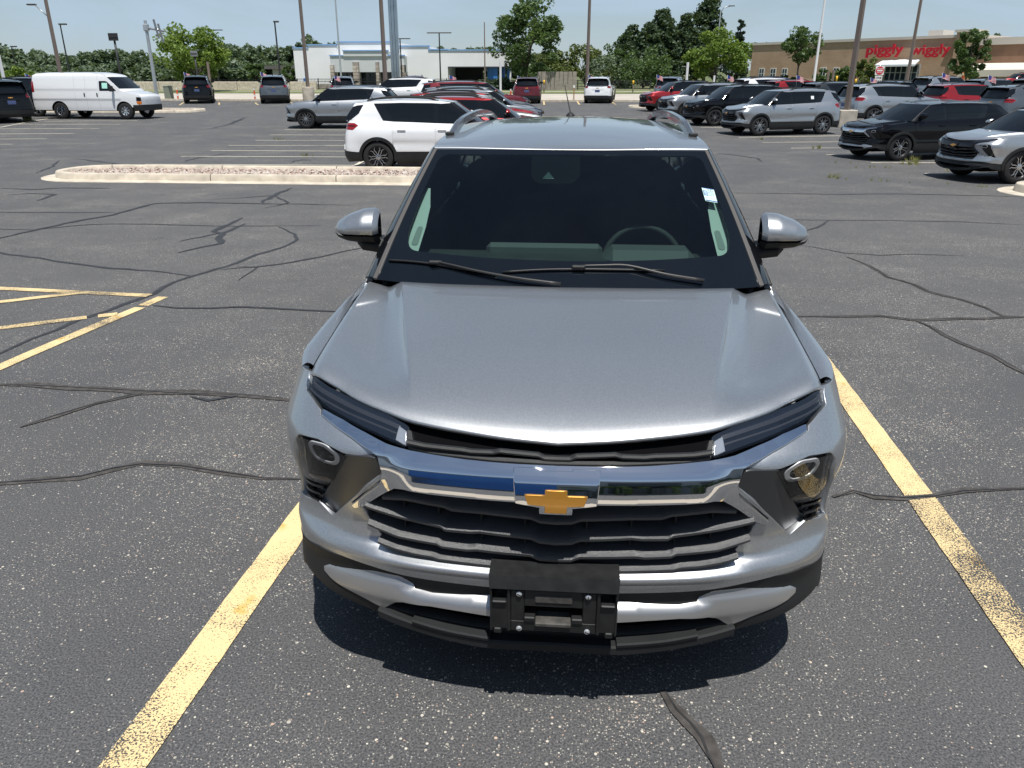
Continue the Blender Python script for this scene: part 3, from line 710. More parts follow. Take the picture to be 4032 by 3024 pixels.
    N = np.cross(roof_fn(a+e, b) - roof_fn(a-e, b), roof_fn(a, b+e) - roof_fn(a, b-e))
    Fr = [(i*nbr+j, (i+1)*nbr+j, (i+1)*nbr+j+1, i*nbr+j+1) for i in range(32) for j in range(nbr-1)]
    fr = [i*nbr for i in range(33)]; n0 = len(V)
    V = np.vstack([V, V[fr] + np.array((0, -.005, -.005)), V[fr] + np.array((0, .0, -.018))]); N = np.vstack([N/np.linalg.norm(N, axis=1)[:, None], [(0,-1,.2)]*33, [(0,-1,-.1)]*33])
    for i in range(32): Fr += [(fr[i+1], fr[i], n0+i, n0+i+1), (n0+i+1, n0+i, n0+33+i, n0+34+i)]
    part('roof', (V, Fr, N), 'PAINT')
    part('rear_spoiler', join(grid(lambda a, b: np.stack([(2*a-1)*.585, 4.02 + .16*b - .08*np.abs(2*a-1)**3, roofc(4.02+.12*b)-.004-.02*np.abs(2*a-1)**2], -1), 17, 4), grid(lambda a, b: np.stack([(1-2*a)*.585, 4.02 + .16*b - .08*np.abs(2*a-1)**3, roofc(4.02+.12*b)-.03-.02*np.abs(2*a-1)**2], -1), 17, 4)), 'PAINT')
    clear = roundpoly([(-.935,.31),(-.885,.20),(-.45,.188),(0,.185),(.45,.188),(.885,.20),(.935,.31),(.950,.60),(.955,.955),(-.955,.955),(-.950,.60)], .08, 6)
    part('windscreen_border', panel(ws_fn, [(-1,0),(1,0),(1,1),(-1,1)], [clear], .03, off=0, roll=.002, depth=.006), 'FRIT')
    part('windscreen', panel(ws_fn, clear, (), .05, off=-.0005, depth=0), 'GLASS')
    part('rear_window', panel(rw_fn, roundpoly([(-.97,0),(.97,0),(.97,1),(-.97,1)], .06), (), .05, off=.0, depth=.02), 'TINTED')
    # pillar mouldings along the windscreen
    mold = lambda a0, a1, d: panel(ws_fn, [(a0,.0),(a1,.0),(a1,1.0),(a0,1.0)], (), .05, off=d, roll=.002, depth=.012)
    pair('pillar_moulding', mold(1.002, 1.022, .006), 'MOULD')
    pg = lambda a, b, d=0: np.stack([(.790 + (.622-.790)*b) + a*(.052 - .022*b), 1.185 + (1.785-1.185)*b + a*(.075) , 1.080 + (1.546-1.080)*b + .018*np.sin(np.pi*b) - a*a*.020 + d], -1)
    pair('front_pillar', panel(pg, [(0,0),(1,0),(1,1),(0,1)], (), .06, off=.004, roll=.003, depth=.03), 'BLACKGLOSS')
    # --- mirrors, rails, aerial
    cap = []
    def mcap(a, b):
        # a 0..1 from inner to outer end, b 0..1 round the shell (front half)
        w = b*math.pi
        h = np.interp(a, [0,.08,.35,.7,.9,1], [.062,.078,.074,.056,.036,.010]); cz = np.interp(a, [0,.3,1], [1.243,1.245,1.232])
        d = np.interp(a, [0,.08,.35,.7,.9,1], [.075,.100,.105,.085,.055,.012])
        x = .805 + a*.205
        return np.stack([x, 1.45 - d*np.sin(w), cz + h*np.cos(w)*np.where(np.cos(w) > 0, 1.05, .72)], -1)
    ups = grid(lambda a, b: mcap(a, b*.62), 22, 14); low = grid(lambda a, b: mcap(a, .62 + b*.38), 22, 9)
    lowV = low[0].copy(); c_ = np.array((.9, 1.45, 1.235)); lowV = c_ + (lowV - c_)*1.03; lowV[:, 2] = np.where(lowV[:, 2] < 1.235, 1.235 + (lowV[:, 2]-1.235)*1.25, lowV[:, 2]) - .004
    arm = bbox((.815, 1.455, 1.168), (.19, .13, .062), .026, Matrix.Rotation(-.14, 4, 'Y'))
    back = grid(lambda a, b: np.stack([.808 + a*.198, 1.452 + 0*a, np.interp(a, [0,.3,1], [1.243,1.245,1.232]) + (b-.5)*2*np.interp(a, [0,.08,.35,.7,.9,1], [.06,.072,.068,.05,.033,.008])], -1), 16, 5)
    fl = lambda g: (g[0], [tuple(reversed(f)) for f in g[1]], g[2])
    pair('mirror', ups, 'PAINT', [('mirror_base', join(lowV_g(lowV, low[1]), arm), 'PLASTIC'), ('mirror_glass', back, 'BLACKGLOSS')])
    rail_p = [(.600,2.13,1.586),(.590,2.19,1.605),(.580,2.30,1.640),(.572,2.45,1.657),(.562,2.8,1.668),(.555,3.2,1.664),(.545,3.55,1.640),(.535,3.72,1.610),(.528,3.78,1.590)]
    rp = catmull(rail_p, 6); V = []
    for i, p in enumerate(rp):
        u = i/(len(rp)-1); zr = roofc(p[1]) - .018
        zb = max(zr, p[2] - .034) if .09 < u < .9 else zr - .004
        hw = .016 if .04 < u < .96 else .014
        V += [(p[0]-hw, p[1], zb), (p[0]-hw*.8, p[1], p[2]), (p[0]+hw*.5, p[1], p[2]+.003), (p[0]+hw*1.3, p[1], p[2]-.008), (p[0]+hw*1.5, p[1], zb-.008)]
    m = 5; Fq = [(i*m+k, i*m+(k+1) % m, (i+1)*m+(k+1) % m, (i+1)*m+k) for i in range(len(rp)-1) for k in range(m)] + [(0,1,2,3,4), tuple(range((len(rp)-1)*m, len(rp)*m))[::-1]]
    pair('roof_rail', (np.array(V), Fq, None), 'RAIL', [('rail_foot', bbox((.602, 2.15, 1.588), (.042, .05, .016), .004), 'PLASTIC')], hard=True)
    ab = lathe([(.034,0),(.030,.016),(.018,.028),(.008,.034),(.001,.035)], 16)
    part('antenna', xf(ab, Matrix.Translation((-.01, 3.74, roofc(3.74)-.004))), 'PLASTIC', [('mast', tube([(-.01,3.74,1.625),(-.03,3.80,1.70),(-.055,3.87,1.80)], [.005,.004,.003], 6), 'PLASTIC')])
    # --- under the skin
    lin = [(ty(1.36),.43),(ty(3.10),.43),(ty(3.10),1.08),(ty(1.36),1.05)]
    under = join(*(bbox(c, s, .02) for c, s in (((0,2.2,.42),(1.30,4.0,.36)), ((0,2.25,.50),(1.62,1.75,.5)))),
                 both(panel(Sd, [(.44,.96),(1.2,1.03),(1.25,.8),(1.05,.78),(.8,.78),(.62,.72),(.5,.7)][::-1], (), .08, off=-.03, depth=0)),
                 both(panel(Wp, [(0,.55),(0,.88),(.5,.9),(.9,.9),(1.05,.85),(1.05,.5),(.6,.5)], (), .08, off=-.085, depth=0)),
                 both(panel(Sd, [(3.0,.8),(3.0,1.08),(4.1,1.15),(4.1,.8)], (), .1, off=-.03, depth=0)))
    part('underbody', under, 'DARK')
    well = lathe([(.40,-.02),(.41,.20)], 24, 'x')
    for cy in (YF, YR):
        pair('wheel_well', xf(well, Matrix.Translation((.62, cy, WZ+.01))), 'DARK')
    return out
def lowV_g(V, F_): return V, F_, None

# ---------------------------------------------------------------- putting cars together
BASEM = dict(CHROME=CHROME, BLACKGLOSS=BLACKGLOSS, PLASTIC=BLACKPLASTIC, GRILLE=GRILLEPLASTIC, DARK=DARK, TINTED=TINTED, REDLAMP=REDLAMP, SKID=SILVERPAINT,
    BEZEL=plain('facet_shaded_grey', (.085, .088, .092), .30, .6), LAMPRING=plain('lamp_ring', (.50, .51, .52), .3, .2), LAMPTAN=plain('lamp_marker', (.30, .24, .18), .2, .3),  # body-coloured panel beside the headlamp, its shade painted in as darker grey
    LAMPBLACK=plain('lamp_black', (.010, .010, .011), .12), DRLBLUE=plain('running_lamp_body', (.010, .014, .022), .12), DRLBAR=plain('light_bar', (.045,.050,.062), .25, .2), SLAT=plain('slat_plastic', (.055,.057,.060), .32, bump=.25, bscale=500),
    DRLCELL=plain('lamp_cell', (.55, .57, .60), .12, .6), GLASSLAMP=glass('lamp_lens', (.86, .88, .90)), GOLD=plain('emblem_gold', (.50, .24, .035), .28, .55, Coat_Weight=.8),
    FRIT=plain('windscreen_border', (.004, .006, .009), .03), GLASS=glass('windscreen_glass', (.50, .66, .62)), MOULD=plain('moulding_grey', (.09, .085, .08), .35),
    PLATE=plain('plate_blue', (.05, .07, .16), .4), RAIL=plain('rail_grey', (.20, .215, .235), .22, .75, Coat_Weight=.5), RUBBER=RUBBER, ALLOY=ALLOY, ALLOYDARK=ALLOYDARK, AMBER=AMBER, CLEARLAMP=CLEARLAMP)
def assemble(root, parts, mats, cache):
    """link every part below root; meshes are shared through the cache"""
    for i, p in enumerate(parts):
        me = cache.get(i)
        if me is None:
            me = mesh(p['name'], *p['g']); cache[i] = me
            if p['hard'] or p['g'][2] is None: me.set_sharp_from_angle(angle=R_(32))
            me.materials.append(None)
        o = bpy.data.objects.new(p['name'], me); COL.objects.link(o); o.parent = root
        o.material_slots[0].link = 'OBJECT'; o.material_slots[0].material = mats[p['mat']]
        for j, (n, g, mk) in enumerate(p['subs']):
            ms = cache.get((i, j))
            if ms is None:
                ms = mesh(n, *g); cache[(i, j)] = ms; ms.materials.append(None)
                if g[2] is None: ms.set_sharp_from_angle(angle=R_(32))
            s = bpy.data.objects.new(n, ms); COL.objects.link(s); s.parent = o
            s.material_slots[0].link = 'OBJECT'; s.material_slots[0].material = mats[mk]
WHEELC = {}
def add_wheels(root, ys, xw, r, style, mats, spokes=5, w=.225, rimr=None):
    rimr = rimr or r*.67
    key = (r, style, spokes, w, rimr)
    if key not in WHEELC:
        t, b, s = wheel_geo(r, w, spokes, style, rimr)
        ms = []
        for nm, g in (('tyre', t), ('rim', b), ('spokes', s)):
            me = mesh(nm, *g); me.set_sharp_from_angle(angle=R_(32)); me.materials.append(None); ms.append(me)
        WHEELC[key] = ms
    ms = WHEELC[key]
    for y in ys:
        for s in (-1, 1):
            h = bpy.data.objects.new('wheel', ms[0]); COL.objects.link(h); h.parent = root
            h.location = (s*(xw - w/2), y, r); h.rotation_euler = (random.uniform(0, 6.28), 0, 0 if s > 0 else math.pi)
            h.material_slots[0].link = 'OBJECT'; h.material_slots[0].material = mats['RUBBER']
            for nm, me, mk in (('rim', ms[1], 'RIMBACK'), ('spokes', ms[2], 'RIM')):
                q = bpy.data.objects.new(nm, me); COL.objects.link(q); q.parent = h
                q.material_slots[0].link = 'OBJECT'; q.material_slots[0].material = mats[mk]
TB = tb_parts()
TBC = {}
CAR_X, CAR_Y = -.004, 1.87

# ---------------------------------------------------------------- the grey SUV in the foreground
grey_paint = paint('paint_grey_metallic', (.43, .445, .46), .86, .385, .14)
hero = empty('compact_suv', (CAR_X, CAR_Y, 0), 0, 'large grey compact SUV facing us in the foreground with empty plate bracket', 'car')
hm = dict(BASEM, PAINT=grey_paint, RIM=ALLOY, RIMBACK=ALLOYDARK)
assemble(hero, TB, hm, TBC)
add_wheels(hero, (YF, YR), .895, WR, 0, hm)
W_ = tb_wrap()
BR = plain('bracket_black', (.014, .0145, .015), .45, var=.3, vscale=30, Specular_IOR_Level=.4); BRD = plain('bracket_dusty', (.055, .052, .047), .7, var=.4, vscale=40); SCREW = plain('screw_zinc', (.55, .57, .58), .35, .6)
# licence plate bracket, screwed to the bumper
yb = -.052
shroud = (np.array([(-.186,yb+.004,.533),(.186,yb+.004,.533),(-.183,yb-.010,.497),(.183,yb-.010,.497),(-.186,.03,.538),(.186,.03,.538),(-.183,yb+.006,.488),(.183,yb+.006,.488),(-.186,.03,.48),(.186,.03,.48)]), [(0,2,3,1),(4,0,1,5),(2,6,7,3),(0,4,8,6,2),(1,3,7,9,5)], None)
brk = addhard('plate_bracket', shroud, BR, hero, 20)
def bpart(name, x0, x1, z0, z1, d0, d1, mat=BR, bev=.003): return addhard(name, bbox(((x0+x1)/2, (d0+d1)/2, (z0+z1)/2), (x1-x0, d1-d0, z1-z0), bev), mat, brk, 30)
for s in (-1, 1):
    x0, x1 = sorted((s*.183, s*.128))
    bpart('side_block', x0, x1, .352, .452, yb-.002, .0)
    bpart('side_step', *sorted((s*.176, s*.134)), .448, .456, yb-.012, .0)
    bpart('side_rim', *sorted((s*.183, s*.176)), .345, .49, yb-.006, .0); bpart('side_rim', *sorted((s*.134, s*.124)), .345, .49, yb-.004, .0)
    bpart('foot', *sorted((s*.172, s*.150)), .337, .356, yb-.006, .0)
    bpart('post', *sorted((s*.124, s*.084)), .345, .487, yb+.002, .0)
    for zz in (.477, .356):
        sc = addhard('screw', xf(lathe([(.0085,.0),(.0085,.003),(.006,.0055),(.001,.0065)], 12), Matrix.Translation((s*.0985, yb-.001, zz)) @ Matrix.Rotation(R_(90), 4, 'X')), SCREW, brk, 40)
        addhard('screw_slot', bbox((s*.0985, yb-.0072, zz), (.011, .001, .0022), .0003, Matrix.Rotation(.5*s+zz*9, 4, 'Y')), DARK, sc)
bpart('cross_bar', -.085, .085, .430, .487, yb+.004, .0); bpart('pocket', -.054, .054, .446, .470, yb, yb+.02, BRD); bpart('lower_bar', -.124, .124, .345, .382, yb+.001, .0)
bpart('lower_tab', -.085, -.052, .380, .398, yb-.004, .0); bpart('lower_tab', .052, .085, .380, .398, yb-.004, .0); bpart('ledge', -.052, .052, .372, .386, yb-.012, .0, BRD); bpart('dark_window', -.085, .085, .385, .43, -.01, .0, DARK)
# wipers
def wsp(pts, d): return [tuple(ws_fn(np.array(a), np.array(b), d)) for a, b in pts]
for bl, ar, hd in (([(-.975,.116),(-.85,.122),(-.716,.120),(-.55,.105),(-.36,.086)], [(-.69,.125),(-.60,.112),(-.456,.088),(-.25,.060),(-.02,.035)], (-.70,.124)), ([(-.33,.100),(-.13,.122),(.064,.130),(.28,.128),(.52,.118)], [(.08,.140),(.20,.143),(.33,.140),(.52,.085),(.71,.040)], (.07,.136))):
    w = add('wiper', tube(catmull(wsp(bl, .008), 4), [.0048]*((len(bl)-1)*4+1), 6), plain('wiper_rubber', (.010,.010,.011), .5), hero)
    add('wiper_arm', tube(catmull(wsp(ar, .018), 4), np.linspace(.004, .0075, (len(ar)-1)*4+1), 6), plain('wiper_metal', (.022,.022,.022), .45), w)
    addhard('wiper_clip', bbox(wsp([hd], .014)[0], (.055, .022, .016), .005), BLACKPLASTIC, w)
# windscreen fittings
add('camera_cover', panel(ws_fn, roundpoly([(-.272,.985),(.077,.985),(.077,.78),(.03,.725),(-.205,.722),(-.252,.775)], .03), (), .04, off=-.006, depth=.002), plain('camera_cover', (.0015,.002,.0025), .8, Specular_IOR_Level=.1), hero)
add('camera_window', panel(ws_fn, [(-.137,.812),(-.172,.757),(-.097,.757)], (), .03, off=-.003, depth=.001), plain('camera_window', (.05,.07,.075), .3), hero)
st = add('window_sticker', panel(ws_fn, [(.866,.577),(.934,.559),(.943,.661),(.872,.677)], (), .03, off=.0015, depth=.0004), plain('sticker_paper', (.55,.78,.74), .5), hero)
def spq(x, y, d): p = (1-x)*(1-y)*np.array((.866,.577)) + x*(1-y)*np.array((.934,.559)) + x*y*np.array((.943,.661)) + (1-x)*y*np.array((.872,.677)); return tuple(p)
def spanel(x0, x1, y0, y1, mat, d, nm): add(nm, panel(ws_fn, [spq(x0,y0,0), spq(x1,y0,0), spq(x1,y1,0), spq(x0,y1,0)], (), .03, off=d, depth=.0), mat, st)
BLUEINK = plain('sticker_blue', (.02,.06,.28), .5); INK = plain('sticker_ink', (.02,.02,.03), .6)
spanel(.0,.36,.40,.78, BLUEINK, .0022, 'blue_block'); spanel(0,1,.0,.06, BLUEINK, .0022, 'blue_foot'); spanel(0,1,.96,1.0, BLUEINK, .0022, 'blue_head')
for k in range(3): spanel(.04,.32,.46+.1*k,.51+.1*k, MATS['sticker_paper'], .0026, 'blue_gap')
rnd = random.Random(4)
for k in range(5):
    for j in range(5):
        x0 = .42 + .10*j + rnd.uniform(-.02,.02); y0 = .90 - .115*k + rnd.uniform(-.01,.01)
        spanel(x0, x0+rnd.uniform(.04,.09), y0-.012, y0+.012, INK, .0026, 'ink_stroke'); spanel(x0+.02, x0+.04, y0-.04, y0+.03, INK, .0027, 'ink_stroke')
spanel(.02,.98,.245,.255, INK, .0026, 'ink_rule'); spanel(.02,.98,.15,.158, INK, .0026, 'ink_rule')
# cabin
CAB = plain('cabin_black', (.030,.031,.032), .7, var=.2, vscale=10); CABG = plain('cabin_grey', (.075,.078,.08), .7); TRIM = plain('pillar_trim', (.50,.51,.49), .75)
def dash(a, b): return np.stack([(2*a-1)*.74, 1.12 + .58*b + .10*(2*a-1)**2*(1-b), 1.070 + .050*np.sin(np.pi*np.clip(b*.75, 0, 1)) - .16*np.clip(b-.82, 0, 1)*3], -1)
db = add('dashboard', grid(dash, 21, 17), CAB, hero)
addhard('instrument_hood', xf(bbox((0,0,0), (.40,.20,.09), .044), Matrix.Translation((.36,1.50,1.115))), CABG, db, 50); addhard('centre_screen', xf(bbox((0,0,0), (.52,.05,.11), .02), Matrix.Translation((-.10,1.56,1.105)) @ Matrix.Rotation(-.15, 4, 'X')), CABG, db, 50)
for k in range(9): addhard('vent_slot', bbox((-.36+.09*k, 1.165+.02*abs(k-4)/4, 1.088), (.070,.012,.006), .002), DARK, db)
th = np.linspace(0, 2*math.pi, 33); ring = [(.36+.185*math.cos(t), 1.80+.06*math.sin(t), 1.015+.170*math.sin(t)) for t in th]
sw = add('steering_wheel', tube(ring, .015, 8, False), CAB, hero); addhard('wheel_hub', bbox((.36,1.82,1.00), (.17,.06,.12), .03), CAB, sw); addhard('wheel_spoke', bbox((.36,1.81,1.01), (.34,.02,.03), .008), CAB, sw)
for s in (-1, 1):
    tr = [(s*.99,.12),(s*.99,.70),(s*.935,.70),(s*.880,.55),(s*.856,.40),(s*.846,.24),(s*.862,.12)]
    q = add('pillar_trim', panel(ws_fn, tr if s < 0 else tr, (), .04, off=-.035, depth=.0), TRIM, hero)
    add('pillar_speaker', panel(ws_fn, roundpoly([(s*.905,.27),(s*.905,.40),(s*.872,.40),(s*.862,.27)], .02), (), .02, off=-.0325, depth=.0), plain('speaker_cloth', (.30,.31,.30), .9, bump=.5, bscale=400), q)
    seat = addhard('seat', bbox((s*.37, 2.25, .80), (.50,.52,.16), .06), CAB, hero, 50)
    addhard('backrest', xf(bbox((0,0,0), (.50,.16,.62), .07), Matrix.Translation((s*.37,2.55,1.10)) @ Matrix.Rotation(-.18, 4, 'X')), CAB, seat, 50); addhard('headrest', bbox((s*.37,2.63,1.47), (.27,.10,.17), .05), CAB, seat, 50)
add('headliner', grid(lambda a, b: np.stack([(2*a-1)*.58, 1.80 + 2.1*b, 1.53 - .02*(2*a-1)**2 + .02*b], -1), 9, 5), plain('headliner', (.20,.20,.19), .9), hero)
addhard('cabin_floor', box((0,2.7,.66), (1.5,3.0,.03)), CAB, hero); addhard('rear_bench', bbox((0,3.25,1.0), (1.3,.2,.72), .05), CAB, hero, 50); addhard('cabin_back', box((0,3.98,1.1), (1.25,.02,.8)), CAB, hero)
for s in (-1, 1): addhard('cabin_side', box((s*.745,2.6,.87), (.02,2.8,.46)), CAB, hero)

# ---------------------------------------------------------------- asphalt, concrete, paint
def asphalt_mat():
    m, n, l = newmat('asphalt'); b = pbsdf(n, l, (.06,)*3, .82)
    b.inputs['Specular IOR Level'].default_value = .35
    v = coords(n, l)
    big = node(n, 'TexNoise', Scale=.35, Detail=6, Roughness=.6); l.new(v, big.inputs['Vector'])
    mid = node(n, 'TexNoise', Scale=2.2, Detail=6, Roughness=.62); l.new(v, mid.inputs['Vector'])
    vs = coords(n, l, scale=(.22, 1.0, 1))                                     # wear running across the lanes
    str_ = node(n, 'TexNoise', Scale=.55, Detail=7, Roughness=.66, Distortion=.6); l.new(vs, str_.inputs['Vector'])
    base = ramp(n, l, big.outputs['Fac'], [(.30, (.056, .057, .062)), (.55, (.083, .084, .087)), (.75, (.108, .106, .104))])
    sx = n.new('ShaderNodeSeparateXYZ'); l.new(v, sx.inputs[0])
    yy_ = mth(n, l, 'ADD', sx.outputs[1], mth(n, l, 'MULTIPLY', mth(n, l, 'SUBTRACT', big.outputs['Fac'], .5), 5.0))
    lane = mth(n, l, 'MULTIPLY', mth(n, l, 'MINIMUM', mth(n, l, 'MULTIPLY', mth(n, l, 'SUBTRACT', yy_, 4.2), .35, True), 1.0), mth(n, l, 'SUBTRACT', 1.0, mth(n, l, 'MULTIPLY', mth(n, l, 'SUBTRACT', yy_, 15.0), .5, True)))
    base = mixc(n, l, mth(n, l, 'MULTIPLY', lane, .75), base, (.118, .113, .108))     # the drive lane was never seal coated
    base = mixc(n, l, ramp(n, l, str_.outputs['Fac'], [(.48, (0,)*3), (.72, (.75,)*3)]), base, (.125, .118, .110))
    base = mixc(n, l, ramp(n, l, str_.outputs['Fac'], [(.30, (.55,)*3), (.44, (0,)*3)]), base, (.034, .036, .041))
    base = mixc(n, l, .35, base, ramp(n, l, mid.outputs['Fac'], [(.35, (.040,.042,.047)), (.7, (.100,.099,.099))]))
    oil = node(n, 'TexNoise', Scale=.9, Detail=3, Roughness=.5); l.new(coords(n, l, scale=(1,1,1)), oil.inputs['Vector']); oil.inputs['Distortion'].default_value = 1.2
    base = mixc(n, l, ramp(n, l, oil.outputs['Fac'], [(.63, (0,)*3), (.72, (.6,)*3)]), base, (.030, .030, .033))
    fine = node(n, 'TexNoise', Scale=140.0, Detail=3); l.new(v, fine.inputs['Vector'])
    base = mixc(n, l, .55, base, ramp(n, l, fine.outputs['Fac'], [(.38, (.026,.027,.030)), (.62, (.150,.148,.147))]), 'MIX')
    # pale aggregate showing through where the seal coat has worn
    wear = node(n, 'TexNoise', Scale=.75, Detail=6, Roughness=.66); l.new(v, wear.inputs['Vector'])
    dens = ramp(n, l, wear.outputs['Fac'], [(.36, (.015,)*3), (.48, (.12,)*3), (.60, (.36,)*3), (.70, (.85,)*3)])
    col = base; hgt = None
    for sc, rad, share, c0 in ((84.0, .33, .42, (.56,.52,.44)), (175.0, .42, 1.0, (.40,.38,.335)), (42.0, .22, .035, (.64,.60,.52))):
        vo = node(n, 'TexVoronoi', Scale=sc); vo.inputs['Randomness'].default_value = 1.0; l.new(v, vo.inputs['Vector'])
        sep = n.new('ShaderNodeSeparateColor'); l.new(vo.outputs['Color'], sep.inputs[0])
        pick = mth(n, l, 'LESS_THAN', sep.outputs[0], mth(n, l, 'MULTIPLY', dens, share))
        size = mth(n, l, 'MULTIPLY', mth(n, l, 'ADD', sep.outputs[1], .35), rad)
        ins = mth(n, l, 'LESS_THAN', vo.outputs['Distance'], size)
        k = mth(n, l, 'MULTIPLY', pick, ins)
        tint = ramp(n, l, sep.outputs[2], [(0, tuple(c*.55 for c in c0)), (.5, c0), (.93, c0), (1, (.45,.30,.22))])
        col = mixc(n, l, k, col, tint)
        hgt = k if hgt is None else mth(n, l, 'MAXIMUM', hgt, k)
    l.new(col, b.inputs['Base Color'])
    bp = node(n, 'Bump', Strength=.55, Distance=.006)
    l.new(mth(n, l, 'ADD', fine.outputs['Fac'], mth(n, l, 'MULTIPLY', hgt, .5)), bp.inputs['Height']); l.new(bp.outputs['Normal'], b.inputs['Normal'])
    return m
ASPHALT = asphalt_mat()
def line_mat(name, c_lo, c_hi, c_old, wear=.5):
    m, n, l = newmat(name); b = pbsdf(n, l, c_hi, .7)
    v = coords(n, l)
    w = node(n, 'TexNoise', Scale=1.3, Detail=7, Roughness=.68); l.new(v, w.inputs['Vector'])
    f = node(n, 'TexNoise', Scale=150.0, Detail=4, Roughness=.7); l.new(v, f.inputs['Vector'])
    o = node(n, 'TexNoise', Scale=4.5, Detail=5); l.new(v, o.inputs['Vector'])
    col = mixc(n, l, w.outputs['Fac'], c_lo, c_hi)
    col = mixc(n, l, ramp(n, l, o.outputs['Fac'], [(.63, (0,)*3), (.69, (1,)*3)]), col, c_old)
    thr = mth(n, l, 'SUBTRACT', mth(n, l, 'MULTIPLY', w.outputs['Fac'], .75), wear*.18)
    worn = mth(n, l, 'GREATER_THAN', f.outputs['Fac'], mth(n, l, 'ADD', thr, .20))
    col = mixc(n, l, worn, col, (.045, .046, .050))
    l.new(col, b.inputs['Base Color'])
    bp = node(n, 'Bump', Strength=.4, Distance=.004); l.new(f.outputs['Fac'], bp.inputs['Height']); l.new(bp.outputs['Normal'], b.inputs['Normal'])
    return m
YELLOW = line_mat('faded_yellow_paint', (.62, .45, .20), (.80, .63, .35), (.66, .42, .12), .12)
PALEY = line_mat('pale_lot_paint', (.55, .50, .38), (.70, .66, .54), (.60, .52, .34), -.35)
CONC = plain('kerb_concrete', (.52, .46, .37), .85, var=.22, vscale=4, bump=.3, bscale=60)
ROADC = plain('road_concrete', (.44, .40, .34), .85, var=.14, vscale=.4)
SEAL = plain('crack_seal', (.027, .027, .029), .6, var=.4, vscale=16)
SEALB = plain('crack_seal_brown', (.058, .053, .049), .9, var=.45, vscale=22)
GRASSM = plain('grass_blades', (.085, .115, .035), .8, var=.5, vscale=3)

ys = np.r_[-60, -20, 0, np.arange(4, 64, 1.0)]
def gsheet(x0, x1, y0, y1, dz, nx=2, step=1.0):
    yy = np.unique(np.r_[np.arange(y0, y1, step), y1]); xx = np.linspace(x0, x1, nx)
    V = np.array([(x, y, g(y) + dz) for x in xx for y in yy]); m = len(yy)
    return V, [(i*m+j, (i+1)*m+j, (i+1)*m+j+1, i*m+j+1) for i in range(nx-1) for j in range(m-1)], None
def structure(name, geo, mat, **kw):
    o = add(name, geo, mat, smooth=kw.get('smooth', False)); o['kind'] = 'structure'; return o
yy = np.r_[-60, 4, np.arange(5, 60, 1.0), 60, 160, 400, 900]
gv = np.array([(x, y, g(y) - .03*(y > 61)) for x in (-600, 600) for y in yy]); gm_ = len(yy)
TERR = plain('meadow_ground', (.10, .12, .045), .9, var=.35, vscale=.15)
lotg = (lambda m: (np.array([(x, y, g(y)) for x in (-90, 90) for y in m]), [(j, len(m)+j, len(m)+j+1, j+1) for j in range(len(m)-1)], None))(np.r_[-30, 4, np.arange(5, 61, 1.0), 61.5])
structure('parking_lot', lotg, ASPHALT)
structure('ground', (gv - np.array((0, 0, .06)), [(j, gm_+j, gm_+j+1, j+1) for j in range(gm_-1)], None), TERR)

def strip(path, w, dz, taper=False, jag=0, seed=0, step=.16):
    """flat ribbon that follows the ground; path in world xy"""
    rnd = random.Random(seed)
    p = []
    for i in range(len(path)-1):
        a, b = np.array(path[i][:2]), np.array(path[i+1][:2]); k = max(1, int(np.linalg.norm(b-a)/step))
        for j in range(k): p.append(a + (b-a)*j/k)
    p.append(np.array(path[-1][:2])); p = np.array(p); n = len(p); V = []
    for i in range(n):
        t = p[min(i+1, n-1)] - p[max(i-1, 0)]; t /= np.linalg.norm(t) + 1e-9; nn = np.array((-t[1], t[0]))
        ww = w*(.5 if not taper else .5*min(1, .3 + 1.4*min(i, n-1-i)/max(1, n-1)*2))
        j0, j1 = (rnd.uniform(1-jag, 1+jag) for _ in range(2))
        sh = nn*rnd.uniform(-1, 1)*w*jag*.9
        for s, jj in ((-1, j0), (1, j1)):
            q = p[i] + sh + nn*s*ww*jj; V.append((q[0], q[1], g(q[1]) + dz))
    return np.array(V), [(2*i, 2*i+2, 2*i+3, 2*i+1)[::-1] for i in range(n-1)], None
def gpath(pts): return [gnd(u, v)[:2] for u, v in pts]
